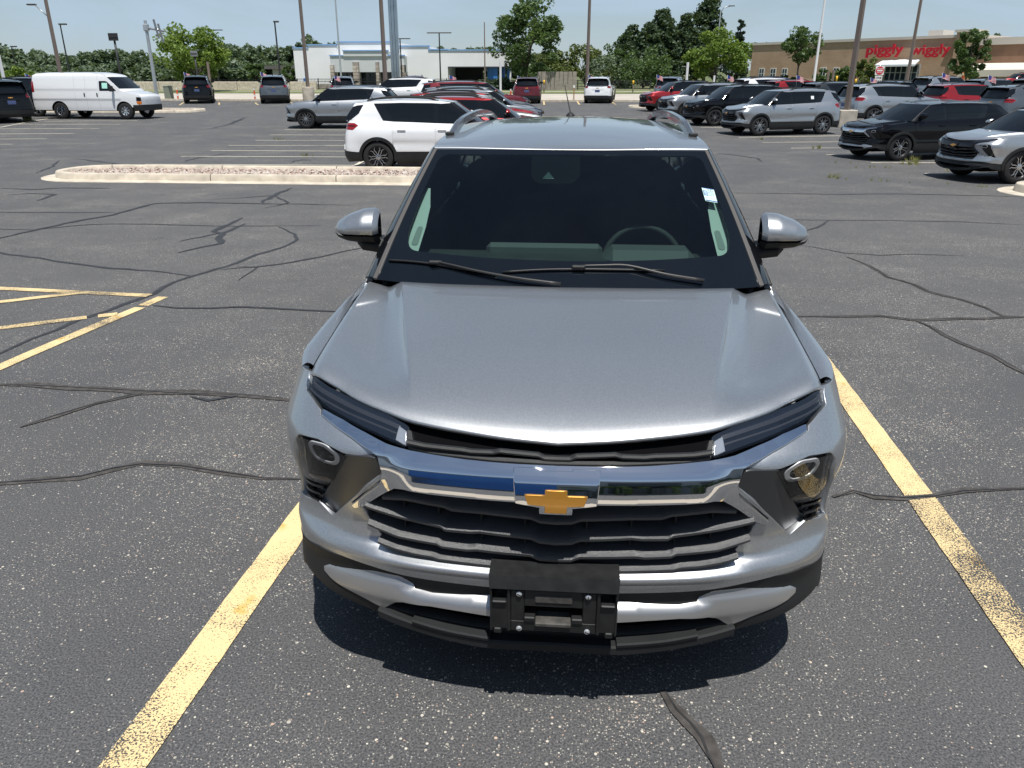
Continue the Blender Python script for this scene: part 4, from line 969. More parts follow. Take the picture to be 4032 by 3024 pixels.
# --- tar sealed cracks
A = ((0, 650), 1.58); B = ((0, 1700), 1.253); C3 = ((2900, 650), 1.5804); D4 = ((2600, 1700), 1.2528)
cracks = [
 (A, [(-300,1300),(0,1175),(200,1085),(370,1030),(480,965),(560,945),(780,870),(950,800),(1080,730),(1180,695),(1350,650),(1470,610),(1600,560),(1750,515),(1860,465),(1830,430),(1740,385)], .075, 0),
 (A, [(-300,510),(0,548),(250,580),(480,620),(700,645),(950,660),(1180,690)], .065, 0), (A, [(1380,650),(1600,635),(1800,610),(2000,570),(2300,505)], .06, 0),
 (A, [(950,875),(1100,890),(1300,893),(1500,885),(1700,895),(1900,908),(2200,918)], .055, 0), (A, [(-200,500),(0,455),(200,410),(450,355),(700,310),(900,255),(980,238),(1300,235),(1700,242),(2190,250)], .10, 0),
 (A, [(-100,295),(300,296),(720,295)], .07, 0), (A, [(-100,398),(200,405),(500,375),(680,367),(1000,370),(1400,382),(2000,378)], .06, 0), (A, [(1110,548),(1250,510),(1360,490),(1390,430),(1320,415),(1420,370),(1500,330)], .13, 0),
 (A, [(1820,143),(1700,190),(1630,235)], .14, 0), (A, [(1290,215),(1500,205),(1700,190),(1800,235),(1650,270)], .07, 0), (A, [(1120,475),(1320,435),(1400,420),(1530,365)], .09, 0), (A, [(1470,630),(1600,640),(1480,720)], .03, 0),
 (A, [(-200,1360),(0,1370),(300,1380),(600,1395),(900,1410),(1200,1430),(1500,1430),(1900,1470)], .085, 1), (A, [(130,1640),(350,1560),(600,1490),(800,1440),(950,1420)], .05, 1),
 (A, [(1180,1450),(1300,1465),(1480,1440)], .05, 0), (B, [(-300,262),(0,255),(200,245),(400,225),(560,185),(700,165),(900,175),(1100,205),(1300,235),(1600,245)], .055, 1),
 (C3, [(330,490),(500,515),(680,550),(900,562),(1100,555),(1450,568)], .035, 0), (C3, [(680,575),(830,625),(940,700),(1100,745),(1200,790),(1400,840),(1550,890),(1660,940),(1900,952)], .055, 1),
 (C3, [(330,945),(600,945),(900,945),(1100,965),(1400,960),(1900,945)], .06, 1), (C3, [(1100,965),(1200,1010),(1400,1110),(1600,1190),(1850,1330)], .06, 1), (C3, [(-100,335),(600,345),(1000,347),(1400,355),(1900,378)], .05, 0),
 (C3, [(-100,172),(600,183),(1000,180),(1500,190),(1900,203)], .09, 0), (C3, [(580,347),(500,390),(440,410)], .05, 0),
 (D4, [(860,335),(950,300),(1050,320),(1200,335),(1350,325),(1500,300),(1900,285)], .05, 1), (D4, [(20,1280),(80,1380),(150,1450),(200,1520),(230,1600),(290,1720)], .05, 1),
 (((0,0),2.074), [(300,1412),(430,1360),(480,1310)], .12, 0), (((0,0),2.074), [(620,1297),(850,1325),(1080,1355)], .12, 0), (((0,0),2.074), [(0,1540),(300,1550),(520,1535),(900,1540)], .14, 0), (((0,0),2.074), [(0,1600),(250,1580),(450,1590),(300,1640)], .10, 0),
 (((900,0),2.074), [(0,1010),(100,975),(140,960)], .16, 0), (((900,0),2.074), [(500,1330),(600,1305),(670,1310)], .12, 0), (((0,0),2.074), [(1680,1060),(1900,1010),(1990,970)], .16, 0), (((0,0),2.074), [(1500,1320),(1650,1285),(1850,1255)], .14, 0),
 (((2600,0),2.5925), [(580,1565),(800,1590),(1000,1620),(1040,1650)], .10, 0), (((2600,0),2.5925), [(560,1530),(900,1535),(1500,1540)], .05, 0)]
lot = bpy.data.objects['parking_lot']
for i, ((o, s), pts, w, br) in enumerate(cracks):
    q = add('crack_seal', strip(gpath(zp(o, s, pts)), w*(.95 if br else .70), .004 + .0006*(i % 5), True, .38, i), SEALB if br else SEAL, lot, smooth=False)
    if br: add('crack', strip(gpath(zp(o, s, pts)), .008, .0085 + .0004*(i % 3), True, .3, i), SEAL, lot, smooth=False)
# --- painted lines
def lines(name, mat, items, w, dz=.005):
    for i, (o, s, a, b) in enumerate(items):
        add(name, strip(gpath(zp(o, s, [a, b])), w, dz + .0005*(i % 4), False, .02, i), mat, lot, smooth=False)
def ext(p, q, k0, k1):
    p, q = np.array(p, float), np.array(q, float); return p + (p-q)*k0, q + (q-p)*k1
bays = [((520,2977),(1093,2179),.30,.62), ((3976,2451),(3326,1550),.45,.42)]
for p, q, k0, k1 in bays:
    a, b = gnd(*p)[:2], gnd(*q)[:2]; a2, b2 = ext(a, b, k0, k1)
    add('bay_line', strip([a2, b2], .138, .0055, False, .012, 3, .06), YELLOW, lot, smooth=False)
lines('hatch_line', YELLOW, [(A[0], A[1], (1015,823), (890,878)), (A[0], A[1], (870,890), (-200,1352)), (A[0], A[1], (-200,760), (930,815)), (A[0], A[1], (-150,872), (520,795)), (A[0], A[1], (-150,1035), (540,950)), (A[0], A[1], (610,943), (730,930))], .105)
z1, z2, z4, z5 = ((0,0),2.074), ((900,0),2.074), ((2600,0),2.5925), ((3232,0),2.074)
lines('bay_line', PALEY, [(*z2, (460,1060), (960,1062)), (*z2, (340,1102), (1000,1103)), (*z2, (220,1147), (1000,1148)), (*z2, (0,1188), (1000,1190)), (*z1, (1725,1230), (2860,1235)), (*z1, (1480,1277), (2880,1283)), (*z1, (1185,1343), (3150,1353)), (*z2, (1100,1315), (925,1412)),
  (*z1, (0,1040), (460,958)), (*z1, (160,1015), (985,1015)), (*z1, (-200,1053), (812,1050)), (*z1, (-200,1096), (603,1090)), (*z1, (-200,1138), (380,1133)), (*z1, (-200,1180), (100,1178)), (*z1, (360,991), (1120,985)),
  (*z4, (230,1260), (690,1262)), (*z4, (415,1303), (720,1303)), (*z4, (595,1355), (1700,1344)), (*z4, (800,1403), (1950,1385)), (*z4, (1040,1455), (2200,1445)), (*z4, (1335,1513), (2300,1508)), (*z4, (1695,1580), (2400,1580)),
  (*z5, (45,1263), (1100,1262)), (*z5, (410,1330), (1200,1330)), (*z5, (850,1418), (1700,1418))], .10)
z3 = ((1800,0),2.074)
lines('bay_line', YELLOW, [(*z2, (215,838), (240,856)), (*z2, (500,833), (540,852)), (*z3, (440,832), (420,856)), (*z3, (708,830), (711,856)), (*z3, (982,830), (1000,855)), (*z3, (1258,830), (1295,853)), (*z1, (1500,837), (1465,858)), (*z1, (1788,838), (1790,855))], .12)
# --- kerbed islands
def island(name, label, poly, h=.15, rock=True, gut=.0, seams=True, cut=1.35):
    """kerb of short concrete lengths round a bed of stones; poly in world xy, counter-clockwise"""
    c = np.mean(poly, axis=0)
    e = empty(name, (0,0,0), 0, label, 'kerb island', 'kerbed islands in the parking lot')
    P_ = np.array(resamp([tuple(p) for p in poly], .25)); n = len(P_)
    def ringpt(i, off, z):
        t = P_[(i+1) % n] - P_[i-1]; t /= np.linalg.norm(t); nn = np.array((t[1], -t[0])); q = P_[i % n] + nn*off
        return (q[0], q[1], g(q[1]) + z)
    sec = [(.02,-.03),(.0,h*.75),(-.02,h*.97),(-.05,h),(-.15,h),(-.17,h*.9),(-.18,.0)]
    lens = np.r_[0, np.cumsum(np.linalg.norm(np.roll(P_, -1, 0) - P_, axis=1))]
    i = 0
    while i < n:
        j = i
        while j < n and lens[j] - lens[i] < cut*2: j += 1
        if n - j < 3: j = n
        V = []; m = len(sec)
        idx = list(range(i, j+1))
        for k, q in enumerate(idx):
            for o, z in sec: V.append(ringpt(q % n, o, z))
        V = np.array(V)
        gapd = (V[m:2*m] - V[:m]); V[:m] += gapd*.04; V[-m:] -= gapd*.04
        F_ = [(a*m+b, a*m+b+1, (a+1)*m+b+1, (a+1)*m+b) for a in range(len(idx)-1) for b in range(m-1)] + [tuple(range(m)), tuple(range((len(idx)-1)*m, len(idx)*m))[::-1]]
        addhard('kerb', (V, [tuple(reversed(f)) for f in F_], None), CONC, e, 50)
        i = j
    if gut:
        V = []
        for q in range(n): V += [ringpt(q, .0, .02), ringpt(q, gut, .008), ringpt(q, gut+.01, -.02)]
        add('gutter', (np.array(V), [f for q in range(n) for f in ((3*q, 3*q+1, (3*q+4) % (3*n), (3*q+3) % (3*n)), (3*q+1, 3*q+2, (3*q+5) % (3*n), (3*q+4) % (3*n)))], None), CONC, e, smooth=False)
    ins = [ringpt(q, -.165, h*.40) for q in range(n)]
    add('bed', (np.array(ins), [tuple(range(n))], None), plain('bed_soil', (.16, .12, .09), .95, var=.3, vscale=6), e, smooth=False)
    if rock:
        rnd = np.random.RandomState(5); pp = [(x, y) for x, y, z in ins]
        x0, y0 = np.min(pp, 0); x1, y1 = np.max(pp, 0); area = (x1-x0)*(y1-y0)
        N = int(min(9000, area*330)); X = rnd.uniform(x0, x1, N); Y = rnd.uniform(y0, y1, N); k = inpoly(X, Y, pp); X, Y = X[k], Y[k]; N = len(X)
        base = np.array([(1,0,0),(-1,0,0),(0,1,0),(0,-1,0),(0,0,.7),(0,0,-.7)])
        fc = np.array([(0,2,4),(2,1,4),(1,3,4),(3,0,4),(2,0,5),(1,2,5),(3,1,5),(0,3,5)])
        s = rnd.uniform(.018, .045, N); ang = rnd.uniform(0, 6.28, N)
        bv = base[None]*s[:, None, None]*(1 + rnd.uniform(-.3, .3, (N, 6, 1)))
        cx, sx = np.cos(ang), np.sin(ang)
        bx = bv[..., 0]*cx[:, None] - bv[..., 1]*sx[:, None]; by = bv[..., 0]*sx[:, None] + bv[..., 1]*cx[:, None]
        V = np.stack([bx + X[:, None], by + Y[:, None], bv[..., 2] + (g(Y) + h*.42)[:, None] + rnd.uniform(0, .035, N)[:, None]], -1).reshape(-1, 3)
        Fs = (fc[None] + (np.arange(N)*6)[:, None, None]).reshape(-1, 3)
        q = add('rock_mulch', (V, Fs, None), ROCK, e, smooth=False); q['kind'] = 'stuff'
    return e
def island_mat(name, stops):
    m, n, l = newmat(name); b = pbsdf(n, l, (.3,)*3, .85); gi = n.new('ShaderNodeNewGeometry')
    l.new(ramp(n, l, gi.outputs['Random Per Island'], stops), b.inputs['Base Color']); return m
ROCK = island_mat('mulch_rock', [(0, (.30,.20,.16)), (.25, (.42,.33,.28)), (.5, (.52,.46,.40)), (.75, (.26,.19,.16)), (.9, (.60,.56,.51)), (1, (.38,.28,.24))])
def rr(x0, y0, x1, y1, r, rot=0, n=6):
    out = []
    for (cx, cy, a0) in ((x1-r, y0+r, -90), (x1-r, y1-r, 0), (x0+r, y1-r, 90), (x0+r, y0+r, 180)):
        for k in range(n+1):
            w = R_(a0 + 90*k/n); out.append((cx + r*math.cos(w), cy + r*math.sin(w)))
    m = np.mean(out, 0); c, s = math.cos(rot), math.sin(rot)
    return [(m[0] + (x-m[0])*c - (y-m[1])*s, m[1] + (x-m[0])*s + (y-m[1])*c) for x, y in out]
island('kerb_island', 'long kerbed island of pink and grey stones behind the left mirror', rr(-11.6, 16.35, .9, 18.25, .9, 0), .15, True, .30)
island('kerb_island', 'kerbed stone island at the nose of the white cargo van', rr(-40, 44.2, -21.6, 46.9, 1.0, .03), .14, True, .0)
island('kerb_island', 'small kerbed island beyond the roof aerial, left of the red parked SUV', rr(3.4, 51.6, 7.2, 53.6, .8, .12), .14, False, .0)
island('kerb_island', 'pale kerb nose cut off by the right edge, below the silver SUV', rr(8.55, 15.0, 14, 16.9, .9, .12), .16, True, .28)
# --- road and verges beyond the lot
structure('lot_kerb', (np.array([(x, y, g(y)+z) for x in (-90, 90) for y, z in ((61.5,-.02),(61.5,.13),(61.7,.14),(61.75,.02))]), [(0,4,5,1),(1,5,6,2),(2,6,7,3)], None), CONC)
structure('verge_near', gsheet(-120, 120, 61.7, 64.5, .03, 2, 1.4), plain('dry_grass', (.20,.19,.085), .95, var=.4, vscale=2))
structure('road', gsheet(-160, 160, 64.5, 79, .02, 2, 5), ROADC)
structure('verge_far', gsheet(-160, 160, 79, 90, .05, 2, 5), plain('mown_grass', (.13,.155,.055), .95, var=.35, vscale=1.5))
structure('footpath', gsheet(-160, 160, 84.6, 86.2, .058, 2, .8), ROADC)
structure('far_yard', gsheet(-160, 160, 90, 112, .05, 2, 5), plain('yard_ground', (.16,.17,.085), .9, var=.35, vscale=.6))

# ---------------------------------------------------------------- the other cars: the same shell re-proportioned, plus a cargo van
def warp_parts(parts, ymap, zmap, sx, up=0.0, drop=(), belt0=1.1):
    fy = lambda y: np.interp(y, [a for a, b in ymap], [b for a, b in ymap]) + np.where(y > ymap[-1][0], y - ymap[-1][0], 0) + np.where(y < ymap[0][0], y - ymap[0][0], 0)
    fz = lambda z: np.interp(z, [a for a, b in zmap], [b for a, b in zmap])
    def w(g):
        V = g[0].copy(); k = np.clip((V[:, 2]-belt0)/.5, 0, 1)*np.clip((V[:, 1]-3.2)/.8, 0, 1)
        y = fy(V[:, 1]) + up*k; x = V[:, 0]*(sx + .06*up*np.clip((V[:, 2]-1.1)/.4, 0, 1))
        return np.stack([x, y, fz(V[:, 2])], -1), g[1], g[2]
    return [dict(p, g=w(p['g']), subs=[(n, w(q), m) for n, q, m in p['subs'] if n not in ('fin', 'lamp_cell', 'rib', 'marker_strip')]) for p in parts if p['name'] not in drop]
LITE = tb_parts(.07)
def far_parts(parts, drop=()):
    return [dict(p, subs=[s for s in p['subs'] if s[0] not in ('fin', 'lamp_cell', 'rib', 'marker_strip', 'lens_cover')]) for p in parts if p['name'] not in drop and p['name'] not in ('wheel_well',)]
KINDS = {}
def kind(name, parts, ys, xw, r, style, spokes, L, cy): KINDS[name] = dict(parts=parts, ys=ys, xw=xw, r=r, style=style, spokes=spokes, cache={}, L=L)
kind('compact', far_parts(LITE), (YF, YR), .895, .352, 2, 6, 4.41, 0)
kind('low', warp_parts(far_parts(LITE), [(0,0),(.91,.90),(3.55,3.60),(4.41,4.54)], [(0,0),(.35,.345),(1.1,1.02),(1.66,1.50)], 1.01, -.2), (.90, 3.60), .90, .345, 2, 5, 4.54, 0)
kind('large', warp_parts(far_parts(LITE), [(0,0),(.91,.98),(3.55,4.05),(4.41,5.2)], [(0,0),(.35,.37),(1.1,1.17),(1.66,1.80)], 1.11, .22), (.98, 4.05), .99, .37, 1, 5, 5.2, 0)
kind('tall', warp_parts(far_parts(LITE), [(0,0),(.91,.92),(3.55,3.99),(4.41,5.35)], [(0,0),(.35,.40),(1.1,1.25),(1.66,1.94)], 1.135, .30), (.92, 3.99), 1.01, .40, 1, 6, 5.35, 0)
kind('mid', warp_parts(far_parts(LITE), [(0,0),(.91,.93),(3.55,3.66),(4.41,4.65)], [(0,0),(.35,.36),(1.1,1.12),(1.66,1.69)], 1.05, .12), (.93, 3.66), .94, .36, 2, 5, 4.65, 0)
kind('sleek', warp_parts(far_parts(LITE), [(0,0),(.91,.95),(3.55,3.81),(4.41,4.81)], [(0,0),(.35,.36),(1.1,1.09),(1.66,1.68)], 1.05, -.1), (.95, 3.81), .94, .37, 0, 6, 4.81, 0)
PAINTS = dict(white=paint('paint_white', (.74, .75, .76), .0, .3, .0), black=paint('paint_black', (.003, .003, .004), .0, .5, .3, 0), red=paint('paint_red', (.33, .012, .016), .45, .3, .15),
    deepred=paint('paint_deep_red', (.15, .012, .018), .6, .32, .15), silver=paint('paint_silver', (.40, .42, .44), .75, .34), steel=paint('paint_steel', (.25, .275, .30), .75, .35),
    dark=paint('paint_dark_grey', (.045, .05, .055), .6, .33), blue=paint('paint_blue', (.03, .075, .22), .5, .32), teal=paint('paint_dark_teal', (.012, .035, .055), .5, .32), slate=paint('paint_slate', (.14, .155, .17), .7, .35))
GLASSGREEN = plain('window_sheet', (.42, .78, .66), .5); WHITEP = plain('white_sheet', (.75, .76, .76), .6)
def car(kindn, color, nose, heading, label, group=None, alt=None, dark_trim=True, wheels=None, steep=None, name='parked_suv'):
    """nose: ground point under the front axle's middle; heading: direction the nose points (degrees, 0 = +x)"""
    K = KINDS[kindn]; h = R_(heading); fx, fy_ = math.cos(h), math.sin(h)
    rz = math.atan2(fx, -fy_)      # nose looks along local -y
    ya = K['ys'][0]; lx, ly = nose[0] + fx*ya, nose[1] + fy_*ya
    e = empty(name, (lx, ly, float(g(nose[1]))), rz, label, 'car', group)
    tail = (lx - fx*K['L'], ly - fy_*K['L'])
    e.rotation_euler = (math.atan2(g(tail[1]) - g(ly), K['L']), 0, rz); e.location.z = float(g(ly))
    m = dict(BASEM, PAINT=PAINTS[color], RIM=ALLOY if not wheels else wheels, RIMBACK=ALLOYDARK)
    if dark_trim: m['CHROME'] = BLACKGLOSS; m['SKID'] = BLACKPLASTIC; m['BEZEL'] = PAINTS[color]
    m['GLASS'] = TINTED; m['RAIL'] = BLACKPLASTIC if dark_trim else m['RAIL']
    parts = K['parts']
    m['ROOF'] = PAINTS[alt] if alt else m['PAINT']
    assemble(e, parts, m, K['cache'])
    if alt:
        for c in e.children:
            if c.name.split('.')[0] in ('roof', 'rear_spoiler', 'roof_side'): c.material_slots[0].material = PAINTS[alt]
    add_wheels(e, K['ys'], K['xw'], K['r'], K['style'], m, K['spokes'])
    return e
def axle(F, side, heading, half=.78):
    """middle of the front axle from the ground contact point of the near front wheel; side -1: near wheel is on the car's right hand"""
    h = R_(heading); n = np.array((-math.sin(h), math.cos(h)))     # car's left
    return np.array(F[:2]) - n*half*side
def dirdeg(a, b): return math.degrees(math.atan2(b[1]-a[1], b[0]-a[0]))
def turn(heading): return heading
RA = 'SUVs parked nose left in the right-hand rows'; RB = 'SUVs parked tail left in the right-hand rows'; RC = 'SUVs parked side by side left of the foreground car'; RD = 'SUVs backed along the far kerb'
h18 = dirdeg(gnd(3240,529), gnd(2982,535))
def rowA(u, v, h=h18): return axle(gnd(u, v), 1, h)
s18 = car('compact', 'silver', rowA(2982,535), h18, 'silver compact SUV, nose left, whole side in view right of the mirror', RA)
car('compact', 'black', rowA(2808,496), h18, 'black compact SUV between two silver ones in the right-hand row', RA)
car('compact', 'silver', rowA(2694,469), h18, 'silver compact SUV directly behind the right roof rail, beside a black one', RA, alt='silver')
car('compact', 'red', rowA(2603,440), h18, 'red compact SUV with black roof, first of the nose left row', RA, alt='black')
k30 = car('low', 'black', axle(gnd(3526,633), 1, h18), h18, 'black low crossover with chrome nose near the right edge', RA, dark_trim=False)
car('low', 'silver', axle(gnd(3984,723), 1, h18-4), h18-4, 'silver crossover cut off by the right edge, bright five spoke wheel', RA)
# tail to tail behind them
hB = h18 - 180
u = np.array((math.cos(R_(hB)), math.sin(R_(hB)))); nrm = np.array((-u[1], u[0]))
def behind(u0, v0, k): p = gnd(u0, v0)[:2]; return p
def rowB(ut, vt, kindn, color, label, back=0, **kw):
    """placed by its tail: ground point under the near rear corner"""
    K = KINDS[kindn]; t = gnd(ut, vt)[:2]; q = t + u*(K['L'] - K['ys'][0]) + nrm*.85
    return car(kindn, color, q, hB, label, RB, **kw)
rowB(3352, 492, 'mid', 'silver', 'silver SUV with black lower body, tail left, behind the brown lamp post')
rowB(3685, 478, 'compact', 'red', 'red compact SUV with silver rails, roof showing above the black crossover', dark_trim=False)
rowB(3185, 462, 'mid', 'dark', 'dark grey SUV behind the silver one, just left of the brown lamp post')
rowB(3032, 432, 'mid', 'red', 'bright red SUV with black tail, between the white and the dark grey one')
rowB(2910, 424, 'large', 'white', 'white SUV with black rear pillar behind the black compact one')
rowB(3935, 505, 'mid', 'slate', 'grey green car with only its tail in view at the right edge')
car('large', 'blue', gnd(2880,408)[:2], 200, 'blue SUV furthest back, behind the white one in the right rows', RB)
car('low', 'teal', gnd(3445,402)[:2] + np.array((0, .5)), 110, 'dark blue car below the red and white no entry sign', RB, name='parked_car')
def tailcar(u0, v0, kindn, color, heading, label, grp, **kw):
    K = KINDS[kindn]; t = gnd(u0, v0)[:2]; h = R_(heading); q = t + np.array((math.cos(h), math.sin(h)))*(K['L'] - K['ys'][0])
    return car(kindn, color, q, heading, label, grp, **kw)
tailcar(3600, 402, 'large', 'silver', 24, 'silver three row SUV in front of the brick store, flag at its window', RB)
tailcar(3800, 415, 'mid', 'steel', 24, 'steel grey SUV right of the silver three row one', RB)
tailcar(4000, 432, 'large', 'teal', 34, 'dark teal SUV tail at the right edge above the red roof', RB)
car('large', 'red', gnd(3960,352)[:2], 185, 'red SUV parked by the store arches', RB)
# the row left of the foreground car, seen from behind and the side
pw = gnd(1495, 679)[:2]; hC = 5.0
uC = np.array((math.cos(R_(hC)), math.sin(R_(hC)))); nC = np.array((-uC[1], uC[0]))
def rowC(k, kindn, color, label, dx=0, **kw):
    K = KINDS[kindn]; q = pw + uC*(K['ys'][1] - K['ys'][0] + dx) + nC*(.80 + 2.78*k) 
    return car(kindn, color, q, hC, label, RC, **kw)
rowC(0, 'compact', 'white', 'white compact SUV with black arches behind the stone island')
rowC(1, 'compact', 'red', 'bright red SUV next to the white one, nose showing past the roof rail', dx=.9)
rowC(2, 'compact', 'white', 'white SUV third along the left row, white hood past the roof', dx=.75)
rowC(3.1, 'mid', 'red', 'red SUV fourth along the left row behind two white ones', dx=.55)
rowC(4.2, 'mid', 'steel', 'steel grey SUV with pale roof, fifth along the left row', dx=.75)
rowC(5.3, 'mid', 'slate', 'slate grey SUV sixth along the left row', dx=.5)
rowC(7.0, 'large', 'deepred', 'deep red SUV furthest back in the left row, hood by the grey post', dx=.1)
# silver crossover left of them, and the white one behind it
hx = 183.5
car('sleek', 'silver', axle(gnd(1211,506), 1, hx), hx, 'silver blue crossover, nose left, bright wheels, left of the white SUV', alt=None, dark_trim=False)
car('large', 'white', axle(gnd(1470,420), 1, 182), 182, 'white SUV facing left behind the silver blue crossover')
# backed along the far kerb, tails towards us
for (u0, v0, kn, colr, lab, hd) in ((782, 409, 'tall', 'black', 'black full size SUV seen from behind, left of two orange posts', 113), (1083, 409, 'tall', 'slate', 'grey full size SUV seen from behind, beside the lamp post on a concrete drum', 109),
                                 (1352, 400, 'large', 'slate', 'grey SUV seen from behind over the white crossover roof', 104), (2073, 409, 'large', 'deepred', 'deep red SUV seen from behind below the big ash tree', 92),
                                 (2350, 408, 'large', 'white', 'white SUV seen from behind, right of the aerial', 84), (2620, 405, 'large', 'steel', 'grey SUV seen from behind beside the red compact one', 76)):
    tailcar(u0, v0, kn, colr, hd, lab, RD, dark_trim=(colr == 'black'))
tailcar(1640, 386, 'large', 'deepred', 104, 'dark red large SUV tail by an orange post, left of the row', RD)
# far left: two black SUVs and the van
hl = 178
t1 = gnd(60, 478)[:2]
def leftcar(ur, vr, kn, colr, lab, hd):      # placed by the near rear wheel
    K = KINDS[kn]; h = R_(hd); f = np.array((math.cos(h), math.sin(h))); n = np.array((-f[1], f[0]))
    q = gnd(ur, vr)[:2] + f*(K['ys'][1]-K['ys'][0]) - n*.85
    return car(kn, colr, q, hd, lab)
leftcar(-55, 484, 'tall', 'black', 'black SUV cut off by the left edge, tail towards the van', 143)
leftcar(160, 459, 'tall', 'black', 'black SUV with chrome window line behind the white van', 176)
car('tall', 'slate', gnd(512,432)[:2], 2, 'grey pickup cab behind the nose of the white van')

# --- the cargo van
def van_parts():
    L = 5.69; out = []
    def part(name, gq, mat, subs=()): out.append(dict(name=name, g=gq, mat=mat, subs=list(subs), hard=False))
    def pair(name, gq, mat, subs=()): part(name, gq, mat, subs); part(name, mirror(gq), mat, [(n, mirror(q), m) for n, q, m in subs])
    wz = P([(.3,.955),(.6,.985),(.95,.99),(1.25,.965),(1.7,.90),(2.0,.84),(2.12,.76),(2.2,.70)])
    wy = P([(-.1,.80),(0,.84),(.15,.91),(.5,.98),(1.0,1.0),(5.2,1.0),(5.55,.985),(5.72,.94)])
    def S(y, z, d=0):
        y = np.asarray(y, float); z = np.asarray(z, float)
        x = wz(z)*wy(y) + .012*np.exp(-((z-.93)/.03)**2)*(y > 1) - .012*np.exp(-((z-1.32)/.015)**2)*sstep(2.1,2.2,y)
        return np.stack([x + d, y, z], -1)
    prof = [(.03,.62),(.02,.95),(.06,1.06),(.16,1.12),(.45,1.19),(.80,1.27),(.92,1.30),(1.62,1.93),(1.75,2.01),(2.0,2.07),(2.6,2.105),(4.6,2.105),(5.35,2.08),(5.55,2.0),(5.62,1.6),(5.68,1.0),(5.69,.55)]
    side = prof + [(5.69,.42)] + [(4.74,.42)] + arc(4.30, .39, .45, 4, 176, 18) + [(3.85,.40),(1.32,.40)] + arc(.88, .39, .44, 2, 160, 16) + [(.40,.62)]
    fw = [(1.17,1.30),(1.24,1.36),(1.62,1.72),(1.72,1.745),(2.05,1.745),(2.06,1.30)]
    pair('body_side', panel(S, side, (), .09, depth=.02), 'PAINT')
    pair('side_window', panel(S, roundpoly(fw, .03)[::-1], (), .09, off=.004, depth=.004), 'TINTED', [('price_sheet', panel(S, [(1.62,1.41),(1.62,1.66),(1.90,1.66),(1.90,1.41)], (), .1, off=.008, depth=.002), 'SHEET')])
    for y0, y1 in ((2.12,2.13),(2.78,2.79),(3.36,3.37)):
        pair('door_seam', panel(S, [(y0,.45),(y1,.45),(y1,2.0),(y0,2.0)], (), .1, off=.003, depth=.0), 'SEAM')
    for yh in (2.20, 2.87): pair('door_handle', bbox(tuple(S(np.array(yh), np.array(1.12), .01)), (.03,.06,.17), .01), 'PLASTIC')
    pr = np.array(resamp(prof, .08)[:-8] if False else prof); pr = catmull(prof, 5); m = len(pr); nl = 13
    V = []; 
    for y, z in pr:
        w = float(S(np.array(y), np.array(z))[0])
        t = np.linspace(-1, 1, nl)
        for k in t:
            c = (1-k*k); V.append((k*w, y - (.10*c if y < .2 else (.10*c if 1.0 < z < 1.95 and .8 < y < 1.7 else (-.04*c if y > 5.5 else 0))), z + (.045*c if (z > 1.98 and y < 5.5) else (.03*c if y < 1.0 and z > 1.0 else 0))))
    Fs = [(i*nl+k, (i+1)*nl+k, (i+1)*nl+k+1, i*nl+k+1)[::-1] for i in range(m-1) for k in range(nl-1)]
    V = np.array(V)
    glassf = [f for f in Fs if all(.93 < V[i][1]+.10*(1-(V[i][0]/.95)**2) < 1.66 and 1.29 < V[i][2] < 1.97 for i in f)]
    gs = set(glassf); part('roof_and_hood', (V, [f for f in Fs if f not in gs], None), 'PAINT'); part('windscreen', (V, glassf, None), 'TINTED')
    part('front_bumper', both((lambda g_: g_)(panel(lambda a, b, d=0: np.stack([a, -.10 + .10*a**2 + .16*np.clip(a-.8, 0, 1)**1*3 - d, b], -1), [(0,.40),(.96,.42),(.96,.66),(0,.66)], (), .08, depth=.3, roll=.02))), 'PLASTIC')
    part('grille', both(panel(lambda a, b, d=0: np.stack([a, -.05 + .10*a**2 - d, b], -1), [(0,.67),(.52,.67),(.52,1.0),(0,1.02)], (), .08, depth=.12)), 'PLASTIC',
         [('grille_bar', both(panel(lambda a, b, d=0: np.stack([a, -.07 + .10*a**2 - d, b], -1), [(0,.82),(.5,.82),(.5,.87),(0,.87)], (), .08, depth=.02)), 'BLACKGLOSS')])
    pair('headlight', panel(lambda a, b, d=0: np.stack([a, -.04 + .10*a**2 + .35*np.clip(a-.7, 0, 1) - d, b], -1), roundpoly([(.53,.83),(.905,.83),(.905,1.02),(.53,1.0)], .02), (), .06, depth=.1), 'LAMPBLACK',
         [('indicator', panel(lambda a, b, d=0: np.stack([a, -.04 + .10*a**2 + .35*np.clip(a-.7, 0, 1) - d, b], -1), [(.53,.68),(.915,.68),(.915,.815),(.53,.815)], (), .06, depth=.1), 'AMBER')])
    pair('indicator_side', panel(S, [(.02,.70),(.22,.70),(.24,.82),(.02,.82)], (), .05, off=.006, depth=.01), 'AMBER')
    pair('lamp_side', panel(S, [(.02,.84),(.24,.84),(.22,1.02),(.03,1.0)], (), .05, off=.006, depth=.01), 'LAMPBLACK')
    pair('bumper_side', panel(S, [(-.02,.40),(.42,.40),(.42,.66),(-.02,.66)], (), .08, off=.012, depth=.05), 'PLASTIC')
    pair('taillight', panel(S, [(5.52,1.25),(5.66,1.25),(5.66,1.72),(5.54,1.72)], (), .08, off=.008, depth=.02), 'REDLAMP')
    pair('mirror', bbox((1.13, 1.32, 1.40), (.24,.12,.26), .03), 'PLASTIC', [('mirror_arm', bbox((.99, 1.35, 1.36), (.12,.06,.08), .02), 'PLASTIC')])
    part('rear_bumper', bbox((0, 5.72, .5), (1.9,.14,.16), .03), 'PLASTIC')
    part('rear_doors', panel(lambda a, b, d=0: np.stack([-a, 5.70 - .1*np.clip(b-1.2, 0, 1) + d, b], -1), [(-.85,.5),(.85,.5),(.78,1.95),(-.78,1.95)], (), .15, depth=.03), 'PAINT')
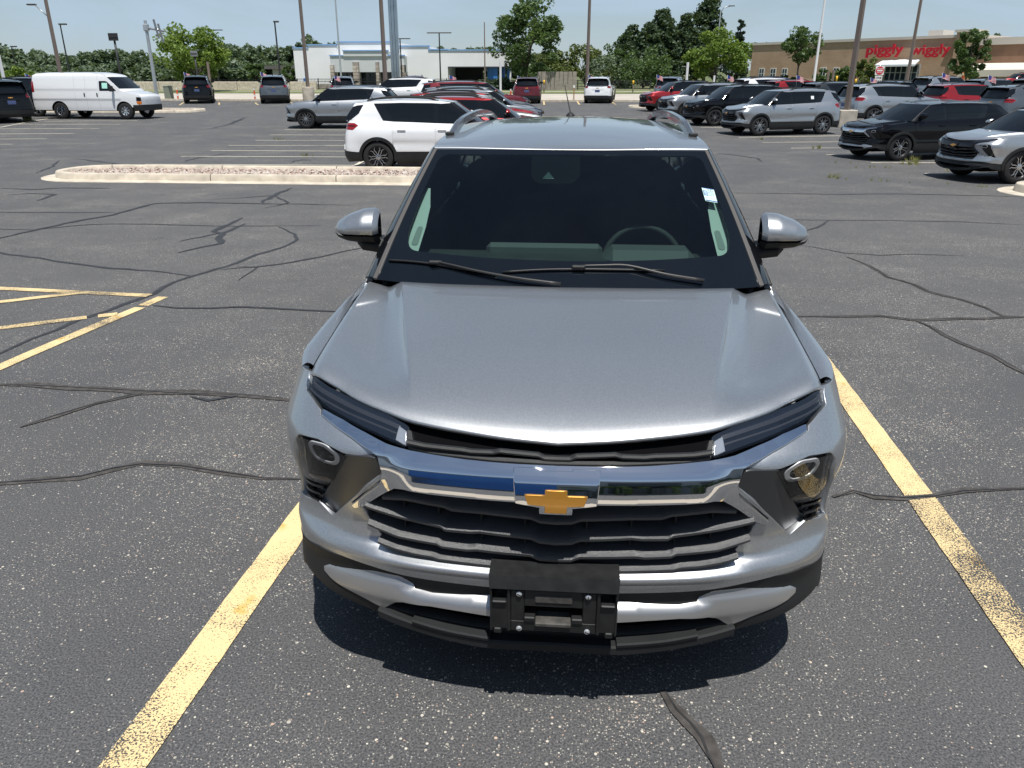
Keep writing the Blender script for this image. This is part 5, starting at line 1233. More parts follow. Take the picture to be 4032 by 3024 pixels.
    part('underbody', join(bbox((0,2.7,.62),(1.7,4.6,.5),.03), bbox((0,.9,.75),(1.3,1.2,.5),.03)), 'DARK')
    return out
VAN = van_parts()
va, vb = gnd(246,468)[:2], gnd(504,470)[:2]; hv = dirdeg(va, vb); hvr = R_(hv)
fv = np.array((math.cos(hvr), math.sin(hvr))); nv = np.array((-fv[1], fv[0])); q = vb + nv*.86 + fv*.88
van = empty('cargo_van', (q[0], q[1], float(g(q[1]))), math.atan2(fv[0], -fv[1]), 'long white windowless cargo van with black bumper on the left', 'van')
vm = dict(BASEM, PAINT=PAINTS['white'], SHEET=GLASSGREEN, SEAM=plain('seam_grey', (.42,.43,.45), .6), RIM=CHROME, RIMBACK=ALLOY)
assemble(van, VAN, vm, {})
add_wheels(van, (.88, 4.30), .97, .385, 1, vm, 8, .24, .215)
# --- paper sheets in side windows, little flags at the windows

def sheet_on(carobj, fn, poly, mat, nm='price_sheet'):
    for w in [c for c in carobj.children if c.name.startswith('side_window')][2:3]:
        q = add(nm, panel(fn, poly, (), .1, off=.006, depth=.002), mat, w)
Gc = tb_green(tb_wrap())
sheet_on(s18, Gc, [(2.98,1.26),(2.98,1.37),(3.10,1.37),(3.10,1.26)][::-1], WHITEP)

# ---------------------------------------------------------------- buildings
def wallbox(name, x0, x1, y0, y1, z0, z1, mat, parent): return addhard(name, box(((x0+x1)/2, (y0+y1)/2, (z0+z1)/2), (x1-x0, y1-y0, z1-z0)), mat, parent)
WHITEW = plain('white_stucco', (.74,.75,.76), .8, var=.04, vscale=.4); GREYW = plain('grey_panel', (.52,.55,.55), .7, var=.05, vscale=.6)
BLUE = plain('blue_trim', (.05,.20,.55), .45); BLUEL = plain('blue_coping', (.20,.36,.62), .5)
STONE = island_mat('stone_facing', [(0,(.30,.26,.22)),(.4,(.42,.37,.31)),(.7,(.24,.21,.19)),(1,(.50,.45,.39))])
STONEB = plain('stone_base', (.30,.27,.24), .9, var=.3, vscale=2.5); SHOPGLASS = plain('shop_glass', (.02,.03,.042), .05)
yW = 97.0; zW = float(g(yW))
def lx(u, y=yW): return at(u, 330, y)[0]
def hz(v, u=1500, y=yW): return at(u, v, y)[2]
dealer = empty('white_showroom', (0,0,0), 0, 'white showroom with stepped blue trimmed parapet beyond the road', 'building')
secs = [(1167,1225,190),(1225,1341,178),(1341,1575,167),(1575,1693,184),(1693,1765,198)]
for i, (u0, u1, v) in enumerate(secs):
    top = hz(v); d = .0 if i != 2 else -.15
    wallbox('wall', lx(u0), lx(u1), yW+d+.004*i, yW+16, zW-.3, top, WHITEW, dealer)
    wallbox('coping', lx(u0)-.06, lx(u1)+.06, yW+d-.08-.003*i, yW+.5, top+.001*i, top+.14, BLUEL, dealer)
wallbox('stone_base', lx(1172), lx(1320), yW-.12, yW+.3, zW-.2, hz(330), STONEB, dealer)
wallbox('blue_door', lx(1198), lx(1213), yW-.16, yW+.3, zW, hz(308), BLUE, dealer)
# entrance front
wallbox('entrance_front', lx(1323), lx(1607), yW-1.6, yW, hz(284), hz(222), GREYW, dealer)
wallbox('entrance_front', lx(1376), lx(1545), yW-1.75, yW, hz(222)-.01, hz(203), GREYW, dealer)
wallbox('entrance_coping', lx(1321), lx(1609), yW-1.7, yW-1.2, hz(222)+.002, hz(222)+.13, BLUEL, dealer)
wallbox('entrance_coping', lx(1374), lx(1547), yW-1.85, yW-1.2, hz(203), hz(203)+.13, BLUEL, dealer)
for u0, u1 in ((1323,1337),(1410,1433),(1498,1510),(1585,1607)):
    p = wallbox('stone_pier', lx(u0), lx(u1), yW-1.95, yW-.9, zW-.1, hz(245 if u0 in (1410,1498) else 257), STONEB, dealer)
    rnd = random.Random(u0); z = zW
    while z < hz(250)-.3:
        x = lx(u0)
        while x < lx(u1)-.15:
            w = min(rnd.uniform(.35,.7), lx(u1)-x); hh = .34
            addhard('stone', bbox((x+w/2, yW-1.97, z+hh/2), (w-.03, .10, hh-.03), .02), plain('stone_%d' % rnd.randint(0,4), [(.36,.31,.26),(.46,.41,.35),(.26,.23,.20),(.52,.48,.42),(.33,.30,.27)][rnd.randint(0,4)], .9, var=.15, vscale=3), p)
            x += w
        z += .36
wallbox('shopfront_wall', lx(1337), lx(1585), yW-.35, yW-.3, zW, hz(283), SHOPGLASS, dealer)
for u0 in (1350,1372,1392,1440,1462,1484,1520,1545,1565): wallbox('mullion', lx(u0)-.05, lx(u0)+.05, yW-.45, yW-.36, zW, hz(284), plain('dark_frame', (.03,.035,.04), .5), dealer)
# right wing with the open service bay and canopy
wallbox('wing_wall', lx(1765), lx(2034), yW+.05, yW+1.0, hz(264), hz(200), WHITEW, dealer)
wallbox('wing_coping', lx(1693), lx(2036), yW-.04, yW+1.1, hz(200)+.003, hz(200)+.13, BLUEL, dealer)
wallbox('wing_wall', lx(1693), lx(1756), yW+.06, yW+10, zW-.3, hz(200)-.01, WHITEW, dealer)
wallbox('wing_roof', lx(1756), lx(2034), yW+1.0, yW+16, hz(205), hz(202), WHITEW, dealer)
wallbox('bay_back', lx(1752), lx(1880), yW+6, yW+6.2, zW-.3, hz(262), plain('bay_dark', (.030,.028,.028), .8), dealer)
wallbox('fascia', lx(1765), lx(2010), yW-.02, yW+.3, hz(266), hz(262), plain('bay_fascia', (.05,.05,.055), .6), dealer)
for u0 in (1922,1933,1950,1976,2002): wallbox('blue_column', lx(u0)-.22, lx(u0)+.22, yW+.3+.6*(u0 % 3), yW+.9+.6*(u0 % 3), zW, hz(262), BLUE, dealer)
wallbox('white_column', lx(2006), lx(2012), yW+.25, yW+.8, zW, hz(228), WHITEW, dealer)
for q in range(2): wallbox('white_awning', lx(1877+18*q), lx(1893+19*q), yW+8, yW+9, zW+2.0, zW+3.0, WHITEW, dealer)
# --- brick store on the right
def brick_mat():
    m, n, l = newmat('store_brick'); b = pbsdf(n, l, (.3,.2,.13), .9); v = coords(n, l, scale=(1,1,1))
    sep = n.new('ShaderNodeSeparateXYZ'); l.new(v, sep.inputs[0]); cm = n.new('ShaderNodeCombineXYZ'); l.new(sep.outputs[0], cm.inputs[0]); l.new(sep.outputs[2], cm.inputs[1])
    br = node(n, 'TexBrick', Scale=1.0); br.inputs['Brick Width'].default_value = .40; br.inputs['Row Height'].default_value = .105; br.inputs['Mortar Size'].default_value = .010
    br.inputs['Color1'].default_value = (.38,.245,.155,1); br.inputs['Color2'].default_value = (.46,.31,.20,1); br.inputs['Mortar'].default_value = (.40,.33,.26,1); l.new(cm.outputs[0], br.inputs['Vector'])
    nz = node(n, 'TexNoise', Scale=.5, Detail=6); l.new(v, nz.inputs['Vector'])
    l.new(mixc(n, l, .35, br.outputs['Color'], ramp(n, l, nz.outputs['Fac'], [(.3,(.30,.18,.11)),(.7,(.52,.36,.24))])), b.inputs['Base Color']); return m
BRICK = brick_mat(); COPING = plain('store_coping', (.55,.50,.44), .7); BRICKD = plain('store_brick_dark', (.24,.14,.09), .9, var=.15, vscale=1)
yS0 = 132.0
pL = at(2950, 320, yS0); pR = at(3795, 320, 108.0)
ang = math.atan2(pR[1]-pL[1], pR[0]-pL[0]); Ls = math.hypot(pR[0]-pL[0], pR[1]-pL[1])
store = empty('brick_store', (pL[0], pL[1], float(g(pL[1]))-.3), ang, 'brown brick supermarket with red lettering on its long front', 'building')
cs, sn = math.cos(ang), math.sin(ang)
def on_store(u, v):
    """local x and z of a point of the front wall seen at (u, v)"""
    d = ray(u, v); nx, ny = -sn, cos_ if False else cs
    t = ((pL[0]-_c[0])*(-sn) + (pL[1]-_c[1])*cs)/(d[0]*(-sn) + d[1]*cs); p = _c + d*t
    return (p[0]-pL[0])*cs + (p[1]-pL[1])*sn, p[2] - float(g(pL[1])) + .3
zt = on_store(3300, 166)[1]
def swall(name, x0, x1, y0, y1, z0, z1, mat, par=None): return addhard(name, box(((x0+x1)/2, (y0+y1)/2, (z0+z1)/2), (x1-x0, y1-y0, z1-z0)), mat, par or store)
swall('wall', 0, Ls, 0, 30, -1.5, zt, BRICK); swall('coping', -.15, Ls+.15, -.15, 30, zt, zt+.35, COPING)
swall('plinth', .05, Ls, -.12, 0, -1.5, on_store(3000, 312)[1], plain('store_plinth', (.50,.42,.33), .85, var=.1))
for u0, u1, v0, v1 in ((2986,3012,268,310),(3030,3058,268,310),(3076,3103,268,310),(3227,3256,265,300),(3278,3307,265,300),(3326,3354,265,300)):
    a0, zz0 = on_store(u0, v1); a1, zz1 = on_store(u1, v0)
    w = swall('window', a0, a1, -.06, .2, zz0, zz1, plain('window_frame_white', (.66,.66,.62), .6))
    for i in range(2):
        for j in range(2):
            fx0 = a0 + .12 + i*((a1-a0-.12)/2); fz0 = zz0 + .12 + j*((zz1-zz0-.12)/2)
            swall('pane', fx0, fx0 + (a1-a0-.36)/2, -.075, 0, fz0, fz0 + (zz1-zz0-.36)/2, SHOPGLASS, w)
# glazed bay with a white awning
a0, b0 = on_store(3487, 310); a1, b1 = on_store(3628, 252)
bay = swall('glazed_bay', a0, a1, -.5, 0, b0-1.2, b1, plain('bay_frame', (.30,.31,.31), .6))
for i in range(6):
    for j in range(3):
        x_ = a0 + .1 + i*(a1-a0-.1)/6; z_ = b0 - 1.1 + j*(b1-b0+1.1)/3
        swall('pane', x_, x_ + (a1-a0)/6 - .2, -.53, -.4, z_, z_ + (b1-b0+1.1)/3 - .12, SHOPGLASS, bay)
aw0 = on_store(3485, 255); aw1 = on_store(3632, 233)
awg = (np.array([(aw0[0],-.5,aw1[1]),(aw1[0],-.5,aw1[1]),(aw0[0]-.2,-2.2,aw0[1]),(aw1[0]+.2,-2.2,aw0[1]),(aw0[0],-.5,aw1[1]-.1),(aw1[0],-.5,aw1[1]-.1),(aw0[0]-.2,-2.2,aw0[1]-.25),(aw1[0]+.2,-2.2,aw0[1]-.25)]), [(0,2,3,1),(2,6,7,3),(4,5,7,6),(0,4,6,2),(1,3,7,5)], None)
addhard('awning', awg, plain('awning_white', (.72,.75,.78), .5), store)
swall('roof_unit', *( [on_store(3562,160)[0], on_store(3620,160)[0]] ), 6, 9, zt, zt+1.3, plain('roof_unit', (.55,.52,.47), .7))
# lower right wing with dark frieze and the arched cream entrance
xr0 = on_store(3800,200)[0]; zr = on_store(3900,176)[1]
swall('pier', xr0-1.2, xr0+.8, -.4, 3, -1.5, zt+.6, BRICK); swall('pier_cap', xr0-1.4, xr0+1.0, -.6, 3.1, zt+.6, zt+.9, COPING)
wingr = swall('wing', xr0+.8, xr0+34, .6, 26, -1.5, zr, BRICK); swall('wing_coping', xr0+.8, xr0+34.2, .3, 26, zr, zr+.8, COPING); swall('frieze', xr0+.8, xr0+34, .5, .6, zr-2.0, zr-.01, BRICKD)
ez1 = on_store(3900,250)[1]; ez0 = on_store(3900,283)[1]; ex0 = on_store(3850,265)[0]
CREAM = plain('entrance_cream', (.66,.60,.50), .8)
addhard('porch_roof', (np.array([(ex0,-5,ez0+.2),(ex0+22,-5,ez0+.2),(ex0,-5,ez0-.55),(ex0+22,-5,ez0-.55),(ex0+1.5,-3.2,ez1),(ex0+22,-3.2,ez1),(ex0+1.5,.5,ez1),(ex0+22,.5,ez1),(ex0,.5,ez0-.55),(ex0+22,.5,ez0-.55)]), [(0,1,5,4),(0,2,3,1),(4,5,7,6),(2,8,9,3),(0,4,6,8,2),(1,3,9,7,5)], None), CREAM, store)
for k in range(6):
    xx = ex0 + 3.8*k + 4.5
    swall('porch_pier', xx, xx+1.1, -5.0+.1, -4.0, -1.5, ez0-.5, BRICK)
    th = np.linspace(0, math.pi, 9); r = 1.35
    arch = [(xx+1.1, ez0-.55)] + [(xx+1.1+r*(1-math.cos(t)), ez0-2.0 + 1.3*math.sin(t)) for t in th] + [(xx+3.8, ez0-.55)]
    gq = prism([(x, z) for x, z in arch], 0, .5); gq = (np.stack([gq[0][:, 0], -4.9 + gq[0][:, 2], gq[0][:, 1]], -1), gq[1], None)
    addhard('arch', gq, CREAM, store)
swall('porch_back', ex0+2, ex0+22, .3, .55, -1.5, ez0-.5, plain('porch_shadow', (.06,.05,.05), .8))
def signboard(name, u0, u1, v0, v1, mat, y0=-.2, par=None):
    a0, b0 = on_store(u0, v1); a1, b1 = on_store(u1, v0); return swall(name, a0, a1, y0-.08, y0, b0, b1, mat, par)
sb = signboard('poster', 3862, 3880, 282, 312, plain('poster_orange', (.62,.13,.05), .6), -5.2); signboard('poster_inset', 3866, 3876, 288, 297, plain('poster_cream', (.8,.62,.4), .6), -5.3, sb)
swall('notice_panel', ex0-.5, ex0+3.4, -5.2, -5.1, -1, ez0-.9, plain('notice_white', (.62,.55,.5), .6))
# lettering: each word as a part, front faces red
def letters(txt, u0, u1, v0, v1):
    a0, b0 = on_store(u0, v1); a1, b1 = on_store(u1, v0)
    cu = bpy.data.curves.new(txt, 'FONT'); cu.body = txt; cu.size = 1; cu.extrude = .05; cu.offset = .028; cu.space_character = 1.04
    tmp = bpy.data.objects.new('tmp', cu); COL.objects.link(tmp); dg = bpy.context.evaluated_depsgraph_get(); dg.update()
    me = bpy.data.meshes.new_from_object(tmp.evaluated_get(dg)); bpy.data.objects.remove(tmp)
    co = np.zeros(len(me.vertices)*3); me.vertices.foreach_get('co', co); co = co.reshape(-1, 3)
    mn, mx_ = co.min(0), co.max(0); sx, sz = (a1-a0)/(mx_[0]-mn[0]), (b1-b0)/(mx_[1]-mn[1])
    V = np.stack([a0 + (co[:, 0]-mn[0])*sx, -.75 - co[:, 2]*1.6, b0 + (co[:, 1]-mn[1])*sz], -1)
    me.vertices.foreach_set('co', V.ravel()); me.update()
    if not me.materials: me.materials.append(plain('letter_red', (.50,.012,.03), .35))
    else: me.materials[0] = plain('letter_red', (.50,.012,.03), .35)
    o = link('sign_word', me, None, store); o['label'] = 'red lettering reading ' + txt
    return o
letters('piggly', 3419, 3573, 172, 228); letters('wiggly', 3592, 3758, 172, 228)
# low shed behind the wood
shed = empty('low_shed', (0,0,0), 0, 'low pale shed half hidden by the left wood', 'building')
ysd = 128
wallbox('wall', at(1075,300,ysd)[0], at(1172,300,ysd)[0], ysd, ysd+8, .5, at(1100,262,ysd)[2], plain('shed_wall', (.45,.42,.36), .8), shed)
wallbox('roof', at(1010,300,ysd)[0], at(1172,300,ysd)[0], ysd-.6, ysd+8.4, at(1100,272,ysd)[2], at(1100,262,ysd)[2]+.15, plain('shed_roof', (.10,.095,.09), .8), shed)
# the dealership that stands behind us and shows in the chrome and the paint
home = empty('dealership_front', (0,0,0), 0, 'pale dealership front with a blue band behind the photographer', 'building')
wallbox('wall', -30, 26, -24, -14, -.2, 6.5, plain('home_wall', (.30,.31,.32), .6), home)
wallbox('blue_band', -11, -.6, -13.98, -13.8, 0.2, 5.2, BLUE, home); wallbox('white_bay', -15, -11.2, -13.97, -13.75, .1, 4.4, WHITEW, home); wallbox('parapet', -30, 26, -14.3, -13.9, 6.5, 6.9, WHITEW, home)
for k in range(9):
    if not -16.5 < -28+6*k < -1: wallbox('shop_window', -28+6*k, -23.4+6*k, -14.05, -13.9, .4, 3.6, SHOPGLASS, home)
structure('apron', gsheet(-30, 26, -3.0, -.9, .012, 2, 2), plain('apron_concrete', (.46,.40,.32), .85, var=.12, vscale=.8))


# ---------------------------------------------------------------- trees
def leaf_mat(name, dark, lightc, back=.25):
    m, n, l = newmat(name); gi = n.new('ShaderNodeNewGeometry')
    col = ramp(n, l, gi.outputs['Random Per Island'], [(0, dark), (.55, tuple((a+b)/2 for a, b in zip(dark, lightc))), (1, lightc)])
    d = n.new('ShaderNodeBsdfPrincipled'); d.inputs['Roughness'].default_value = .55; l.new(col, d.inputs['Base Color'])
    t = n.new('ShaderNodeBsdfTranslucent'); l.new(mixc(n, l, .5, col, (.25,.35,.05)), t.inputs['Color'])
    mx = n.new('ShaderNodeMixShader'); mx.inputs[0].default_value = back; l.new(d.outputs[0], mx.inputs[1]); l.new(t.outputs[0], mx.inputs[2])
    o = n.new('ShaderNodeOutputMaterial'); l.new(mx.outputs[0], o.inputs['Surface']); return m
BARK = plain('bark', (.10,.085,.07), .9, var=.3, vscale=6)
LG = dict(mid=leaf_mat('leaf_mid', (.030,.068,.020), (.105,.17,.050)), light=leaf_mat('leaf_light', (.060,.125,.016), (.24,.33,.060), .4), dark=leaf_mat('leaf_dark', (.022,.048,.026), (.070,.110,.050), .2),
          yellow=leaf_mat('leaf_yellow', (.055,.090,.020), (.18,.21,.055)), wood=leaf_mat('leaf_wood', (.075,.115,.068), (.16,.21,.12)), blue=leaf_mat('needle_blue', (.020,.040,.030), (.055,.085,.060), .1), brown=leaf_mat('leaf_brown', (.06,.035,.02), (.16,.09,.05)))  # wood leaves lightened: distance haze is put into their colour
def leaves(cent, size, rs, aspect=1.7):
    """one bent two-triangle-pair leaf per centre"""
    n = len(cent); d = rs.normal(size=(n, 3)); d[:, 2] *= .6; d /= np.linalg.norm(d, axis=1)[:, None]
    up = rs.normal(size=(n, 3)) + np.array((0, 0, .8)); s = np.cross(d, up); s /= np.linalg.norm(s, axis=1)[:, None] + 1e-9
    nn = np.cross(s, d); L = (size*rs.uniform(.6, 1.3, n))[:, None]; w = L/aspect
    V = np.stack([cent - d*L*.5, cent + s*w*.5 + nn*L*.08, cent + d*L*.5, cent - s*w*.5 + nn*L*.08], 1).reshape(-1, 3)
    return V, (np.arange(n)[:, None]*4 + np.array((0, 1, 2, 3))).tolist()
def crown_pts(rs, h0, h1, R, n, clumps, shape='round', flat=.75):
    """leaf centres gathered in clumps through the crown's volume"""
    cs_, rad = [], []
    while len(cs_) < clumps:
        p = rs.uniform(-1, 1, 3)
        if np.linalg.norm(p) > 1: continue
        z = (p[2]+1)/2
        if shape == 'cone': k = max(.05, (1-z)**.75)*1.0; xy = p[:2]/max(1e-6, np.linalg.norm(p[:2]))*math.sqrt(rs.uniform(.15, 1))*k
        elif shape == 'egg': k = math.sqrt(max(.02, 1-(abs(z-.42)/.58)**2.2)); xy = p[:2]/max(1e-6, np.linalg.norm(p[:2]))*math.sqrt(rs.uniform(.1, 1))*k
        else: xy = p[:2]
        cs_.append((xy[0]*R, xy[1]*R, h0 + z*(h1-h0))); rad.append(rs.uniform(.5, 1.1)*R*(.30 if shape != 'cone' else .20))
    cs_ = np.array(cs_); rad = np.array(rad)
    k = rs.randint(0, clumps, n); d = rs.normal(size=(n, 3)); d /= np.linalg.norm(d, axis=1)[:, None]
    r = rs.uniform(.35, 1, n)**.6
    return cs_[k] + d*(rad[k]*r)[:, None]*np.array((1, 1, flat)), cs_
def tree(name, label, base, h, R, mat, trunk=.25, n=5000, clumps=40, leaf=.3, shape='egg', low=.25, seed=1, group=None, stems=1, cat='tree', lean=(0,0)):
    rs = np.random.RandomState(seed)
    e = empty(name, tuple(map(float, base)), 0, label, cat, group)
    pts, cl = crown_pts(rs, h*low, h, R, n, clumps, shape)
    pts[:, 0] += lean[0]*(pts[:, 2]/h); cl[:, 0] += lean[0]*(cl[:, 2]/h)
    V, Fl = leaves(pts, leaf, rs); add('crown', (V, Fl, None), LG[mat], e, smooth=False)
    geos = []
    top = h*(.9 if shape == 'cone' else .62)
    tr_ = tube([(0,0,-.3), (.02*h*.1,0,h*.12), (lean[0]*.3,0,top*.6), (lean[0]*.6,0,top)], [h*.022*trunk/.25, h*.018*trunk/.25, h*.012*trunk/.25, h*.004], 8); geos.append(tr_)
    if shape != 'cone':
        for c in cl[rs.permutation(len(cl))[:min(14, len(cl))]]:
            z0 = min(h*low*.9 + .2*(c[2]-h*low)*rs.uniform(.3, 1), top*.95)
            geos.append(tube([(lean[0]*z0/h, 0, z0), (c[0]*.45, c[1]*.45, z0*.4 + c[2]*.6), tuple(c)], [h*.009, h*.006, h*.002], 5))
    add('trunk', join(*geos), BARK, e); return e
def bp(u, v, y):            # foot of a thing at depth y, below the pixel column u
    p = at(u, v, y); return (p[0], p[1], float(g(p[1])) + .03)
def hgt(u, v, y): return at(u, v, y)[2] - float(g(y))
def tr_px(name, label, u, vtop, y, halfw, mat, **kw):
    """tree at depth y whose top shows at (u, vtop) and whose crown is halfw pixels to each side"""
    R = halfw*np.linalg.norm(at(u, vtop, y) - at(u+1, vtop, y)); return tree(name, label, bp(u, vtop, y), hgt(u, vtop, y), R, mat, **kw)
tr_px('maple_tree', 'round bright green maple on the left beyond the road', 738, 103, 84, 130, 'light', n=9000, clumps=75, leaf=.34, low=.22, seed=3)
tr_px('ash_tree', 'tall ragged ash tree above the deep red SUV', 2070, 0, 92, 150, 'mid', n=8500, clumps=60, leaf=.40, shape='round', low=.20, seed=11, lean=(1.0,0))
tr_px('shade_tree', 'light green young tree in front of the dark spruces', 2835, 120, 96, 112, 'light', n=8000, clumps=60, leaf=.36, low=.22, seed=5)
tr_px('street_tree', 'open crowned tree against the brick wall', 3165, 92, 104, 98, 'mid', n=3400, clumps=30, leaf=.36, shape='round', low=.34, seed=8)
tr_px('street_tree', 'dense green tree between the store lettering and the porch', 3845, 108, 92, 75, 'mid', n=6500, clumps=55, leaf=.32, low=.16, seed=9)
for i, (u0, v0, y, w, lab) in enumerate(((2618, 18, 112, 105, 'dark spruce with a pointed top left of the tallest one'), (2800, -40, 116, 125, 'tallest dark spruce, its tip above the picture'), (2705, 55, 114, 110, 'dark spruce between the two tall ones'), (2490, 95, 112, 100, 'dark green tree at the left end of the spruces'), (2560, 90, 110, 105, 'dark spruce second from the left end'))):
    tr_px('spruce_tree', lab, u0, v0, y, w, 'dark', n=9000, clumps=190, leaf=.5, shape='cone', low=.02, seed=20+i, group='dark spruces')
tr_px('blue_spruce', 'slim blue spruce right of the light green tree', 2922, 62, 122, 42, 'blue', n=3500, clumps=70, leaf=.5, shape='cone', low=.04, seed=30)
tr_px('blue_spruce', 'wide low spruce skirt beside the brick corner', 2905, 200, 108, 62, 'blue', n=3500, clumps=60, leaf=.45, shape='cone', low=.02, seed=31)
for i, (u0, v0, y, w, mt, lab) in enumerate(((2190, 190, 104, 90, 'yellow', 'yellow green shrub below the ash tree'), (2310, 165, 106, 95, 'yellow', 'tall yellow green shrub behind the plain lamp post'), (2400, 215, 100, 90, 'wood', 'grey green shrub right of the plain lamp post'), (2540, 200, 98, 120, 'mid', 'broad round shrub above the grey parked SUV'),
        (2450, 150, 112, 70, 'mid', 'leafy tree behind the broad shrub'), (2120, 260, 100, 70, 'mid', 'low shrub beside the wooden fence panel'), (1905, 322, 92, 60, 'dark', 'dark clipped hedge in front of the open bay'), (1975, 318, 93, 55, 'dark', 'dark clipped hedge end by the blue columns'),
        (3245, 275, 100, 38, 'mid', 'green shrub below the brick wall windows'), (3330, 272, 100, 48, 'mid', 'broad green shrub left of the no entry sign'), (3420, 232, 98, 62, 'yellow', 'tall loose shrub behind the no entry sign'), (3100, 300, 104, 40, 'mid', 'small shrub under the street tree'), (3060, 308, 104, 30, 'mid', 'small shrub under the three left windows'))):
    tr_px('shrub', lab, u0, v0, y, w, mt, n=3600, clumps=40, leaf=.34, shape='egg', low=.0, seed=40+i, group='shrubs beyond the road', cat='shrub')
for i, (u0, v0, y, w) in enumerate(((3780, 125, 160, 70), (3940, 140, 165, 60), (4010, 142, 160, 60))):
    tr_px('far_tree', ('far treetop left of the dense tree, over the store roof', 'far treetop right of the dense tree, over the store roof', 'far treetop at the right edge over the porch wing')[i], u0, v0, y, w, 'wood', n=2600, clumps=30, leaf=.6, low=.3, seed=60+i, group='treetops behind the store')
tr_px('far_tree', 'treetops behind the brick store corner by the slim spruce', 2985, 158, 170, 55, 'wood', n=1800, clumps=20, leaf=.6, low=.3, seed=66)
# the wood on the left: one mass
rs = np.random.RandomState(77); allV = []; allF = []; nv_ = 0
prof_w = P([(-300,185),(0,190),(120,205),(250,222),(400,200),(560,205),(640,240),(760,200),(900,180),(1000,190),(1080,185),(1150,178),(1230,160),(1300,172),(1420,190),(1600,205),(1760,195),(1900,200),(2100,205),(2300,205)])
for u0 in np.arange(-300, 2150, 34):
    for row, y in ((0, 150), (1, 165), (2, 135)):
        uu = u0 + rs.uniform(-15, 15)
        if row == 2 and (uu > 1150): continue
        v = float(prof_w(uu)) + rs.uniform(-12, 16) + (0 if row < 2 else 62)
        base = np.array(bp(uu, v, y)); h = hgt(uu, v, y); R = rs.uniform(2.6, 4.2)
        pts, _ = crown_pts(rs, h*.05, h, R, 900 if row else 700, 18, 'egg'); V, Fl = leaves(pts + base, .85, rs)
        allV.append(V); allF += [[i+nv_ for i in f] for f in Fl]; nv_ += len(V)
wood = add('wood', (np.vstack(allV), allF, None), LG['wood'], None, smooth=False); tag(wood, 'dense green wood along the left horizon', 'wood', kind='stuff')
# front of the wood: two brighter trees
tr_px('hedge_tree', 'bright green bush at the far left edge of the wood', 60, 268, 110, 55, 'light', n=3000, clumps=30, leaf=.4, low=.05, seed=70)
tr_px('young_tree', 'young green tree left of the white showroom', 1000, 245, 104, 45, 'mid', n=2500, clumps=26, leaf=.38, low=.1, seed=71)
tr_px('young_tree', 'young tree against the corner of the white showroom', 1130, 262, 100, 34, 'mid', n=2200, clumps=24, leaf=.36, low=.1, seed=72)

for k in range(8):
    tree('hedge_shrub', 'clipped evergreen %s in the bed behind the photographer' % ('shrub nearest the blue wall', 'shrub second from the blue wall', 'shrub third from the blue wall', 'shrub fourth from the blue wall', 'shrub fifth from the blue wall', 'shrub sixth from the blue wall', 'shrub seventh from the blue wall', 'shrub last in the row')[k], (1.0+1.9*k, -12.2, 0), 1.5, 1.1, 'mid', n=900, clumps=16, leaf=.16, low=.0, seed=90+k, group='shrubs behind the photographer', cat='shrub')

# ---------------------------------------------------------------- poles, signs, posts, fence, flags
PB = plain('pole_brown', (.16,.125,.105), .6, var=.1, vscale=2); PBLK = plain('pole_black', (.02,.02,.022), .5); PSIL = plain('pole_galvanised', (.42,.45,.47), .35, .5, var=.1, vscale=1.5); PWH = plain('pole_white', (.62,.63,.64), .5)
GREYB = plain('sign_back_grey', (.16,.17,.18), .5); DRUM = plain('drum_concrete', (.40,.36,.30), .9, var=.2, vscale=3, bump=.3, bscale=20)
def poleseg(u0, v0, u1, v1, y, extra=0):
    """foot and top of an upright seen from (u1, v1) below to (u0, v0) above, at depth y"""
    p = at(u1, v1, y); t = at(u0, v0, y); b = (t[0]*.15 + p[0]*.85, y, float(g(y))); return np.array(b), np.array((b[0], y, t[2] + extra))
def pole(name, label, u0, v0, u1, v1, y, r, mat, sq=False, extra=0, taper=.7, cat='lamp post', group='poles and lamp posts in the lots'):
    b, t = poleseg(u0, v0, u1, v1, y, extra)
    e = empty(name, tuple(b), 0, label, cat, group); h = t[2]-b[2]
    add('shaft', tube([(0,0,0),(0,0,h)], [r, r*taper], 4 if sq else 12), mat, e, smooth=not sq)
    if not sq: autosmooth(e.children[0], 50)
    return e, h
HEAD = plain('lamp_head', (.05,.048,.045), .5)
def head(e, x, z, w=.7, d=.35, hh=.14, nm='lamp_head'): addhard(nm, bbox((x, 0, z), (w, d, hh), .03), HEAD, e)
e, h = pole('lamp_post', 'tall brown square lamp post behind the white van', 188, 0, 238, 300, 52, .16, PB, True, 3)
b, t = poleseg(155, 30, 190, 50, 52); add('arm', tube([(0,0,h-4.0),(-.75,0,h-3.3)], .04, 6), PSIL, e); head(e, -1.0, h-3.25, .55, .3, .09)
e, h = pole('lamp_post', 'thin black lamp post right of the tall brown one', 245, 95, 275, 300, 105, .11, PBLK, False, 0); head(e, .35, h, 1.0, .4, .18)
e, h = pole('lamp_post', 'thin black lamp post at the far left against the wood', 52, 183, 70, 300, 120, .10, PBLK); head(e, .3, h, .9, .4, .18)
def board(name, label, u0, u1, v0, v1, y, vfoot, mat=GREYB):
    c = at((u0+u1)/2, (v0+v1)/2, y); a = at(u0, v0, y); d = at(u1, v1, y); w, hh = d[0]-a[0], a[2]-d[2]
    e = empty(name, (c[0], y, float(g(y))), 0, label, 'sign', 'sign boards seen from the back'); z = c[2]-float(g(y))
    addhard('board', bbox((0,0,z), (w,.12,hh), .02), mat, e); add('post', tube([(0,.12,0),(0,.12,z)], .09, 8), PBLK, e)
    addhard('batten', bbox((0,-.08,z), (w*.9,.04,.08), .01), PBLK, e); return e
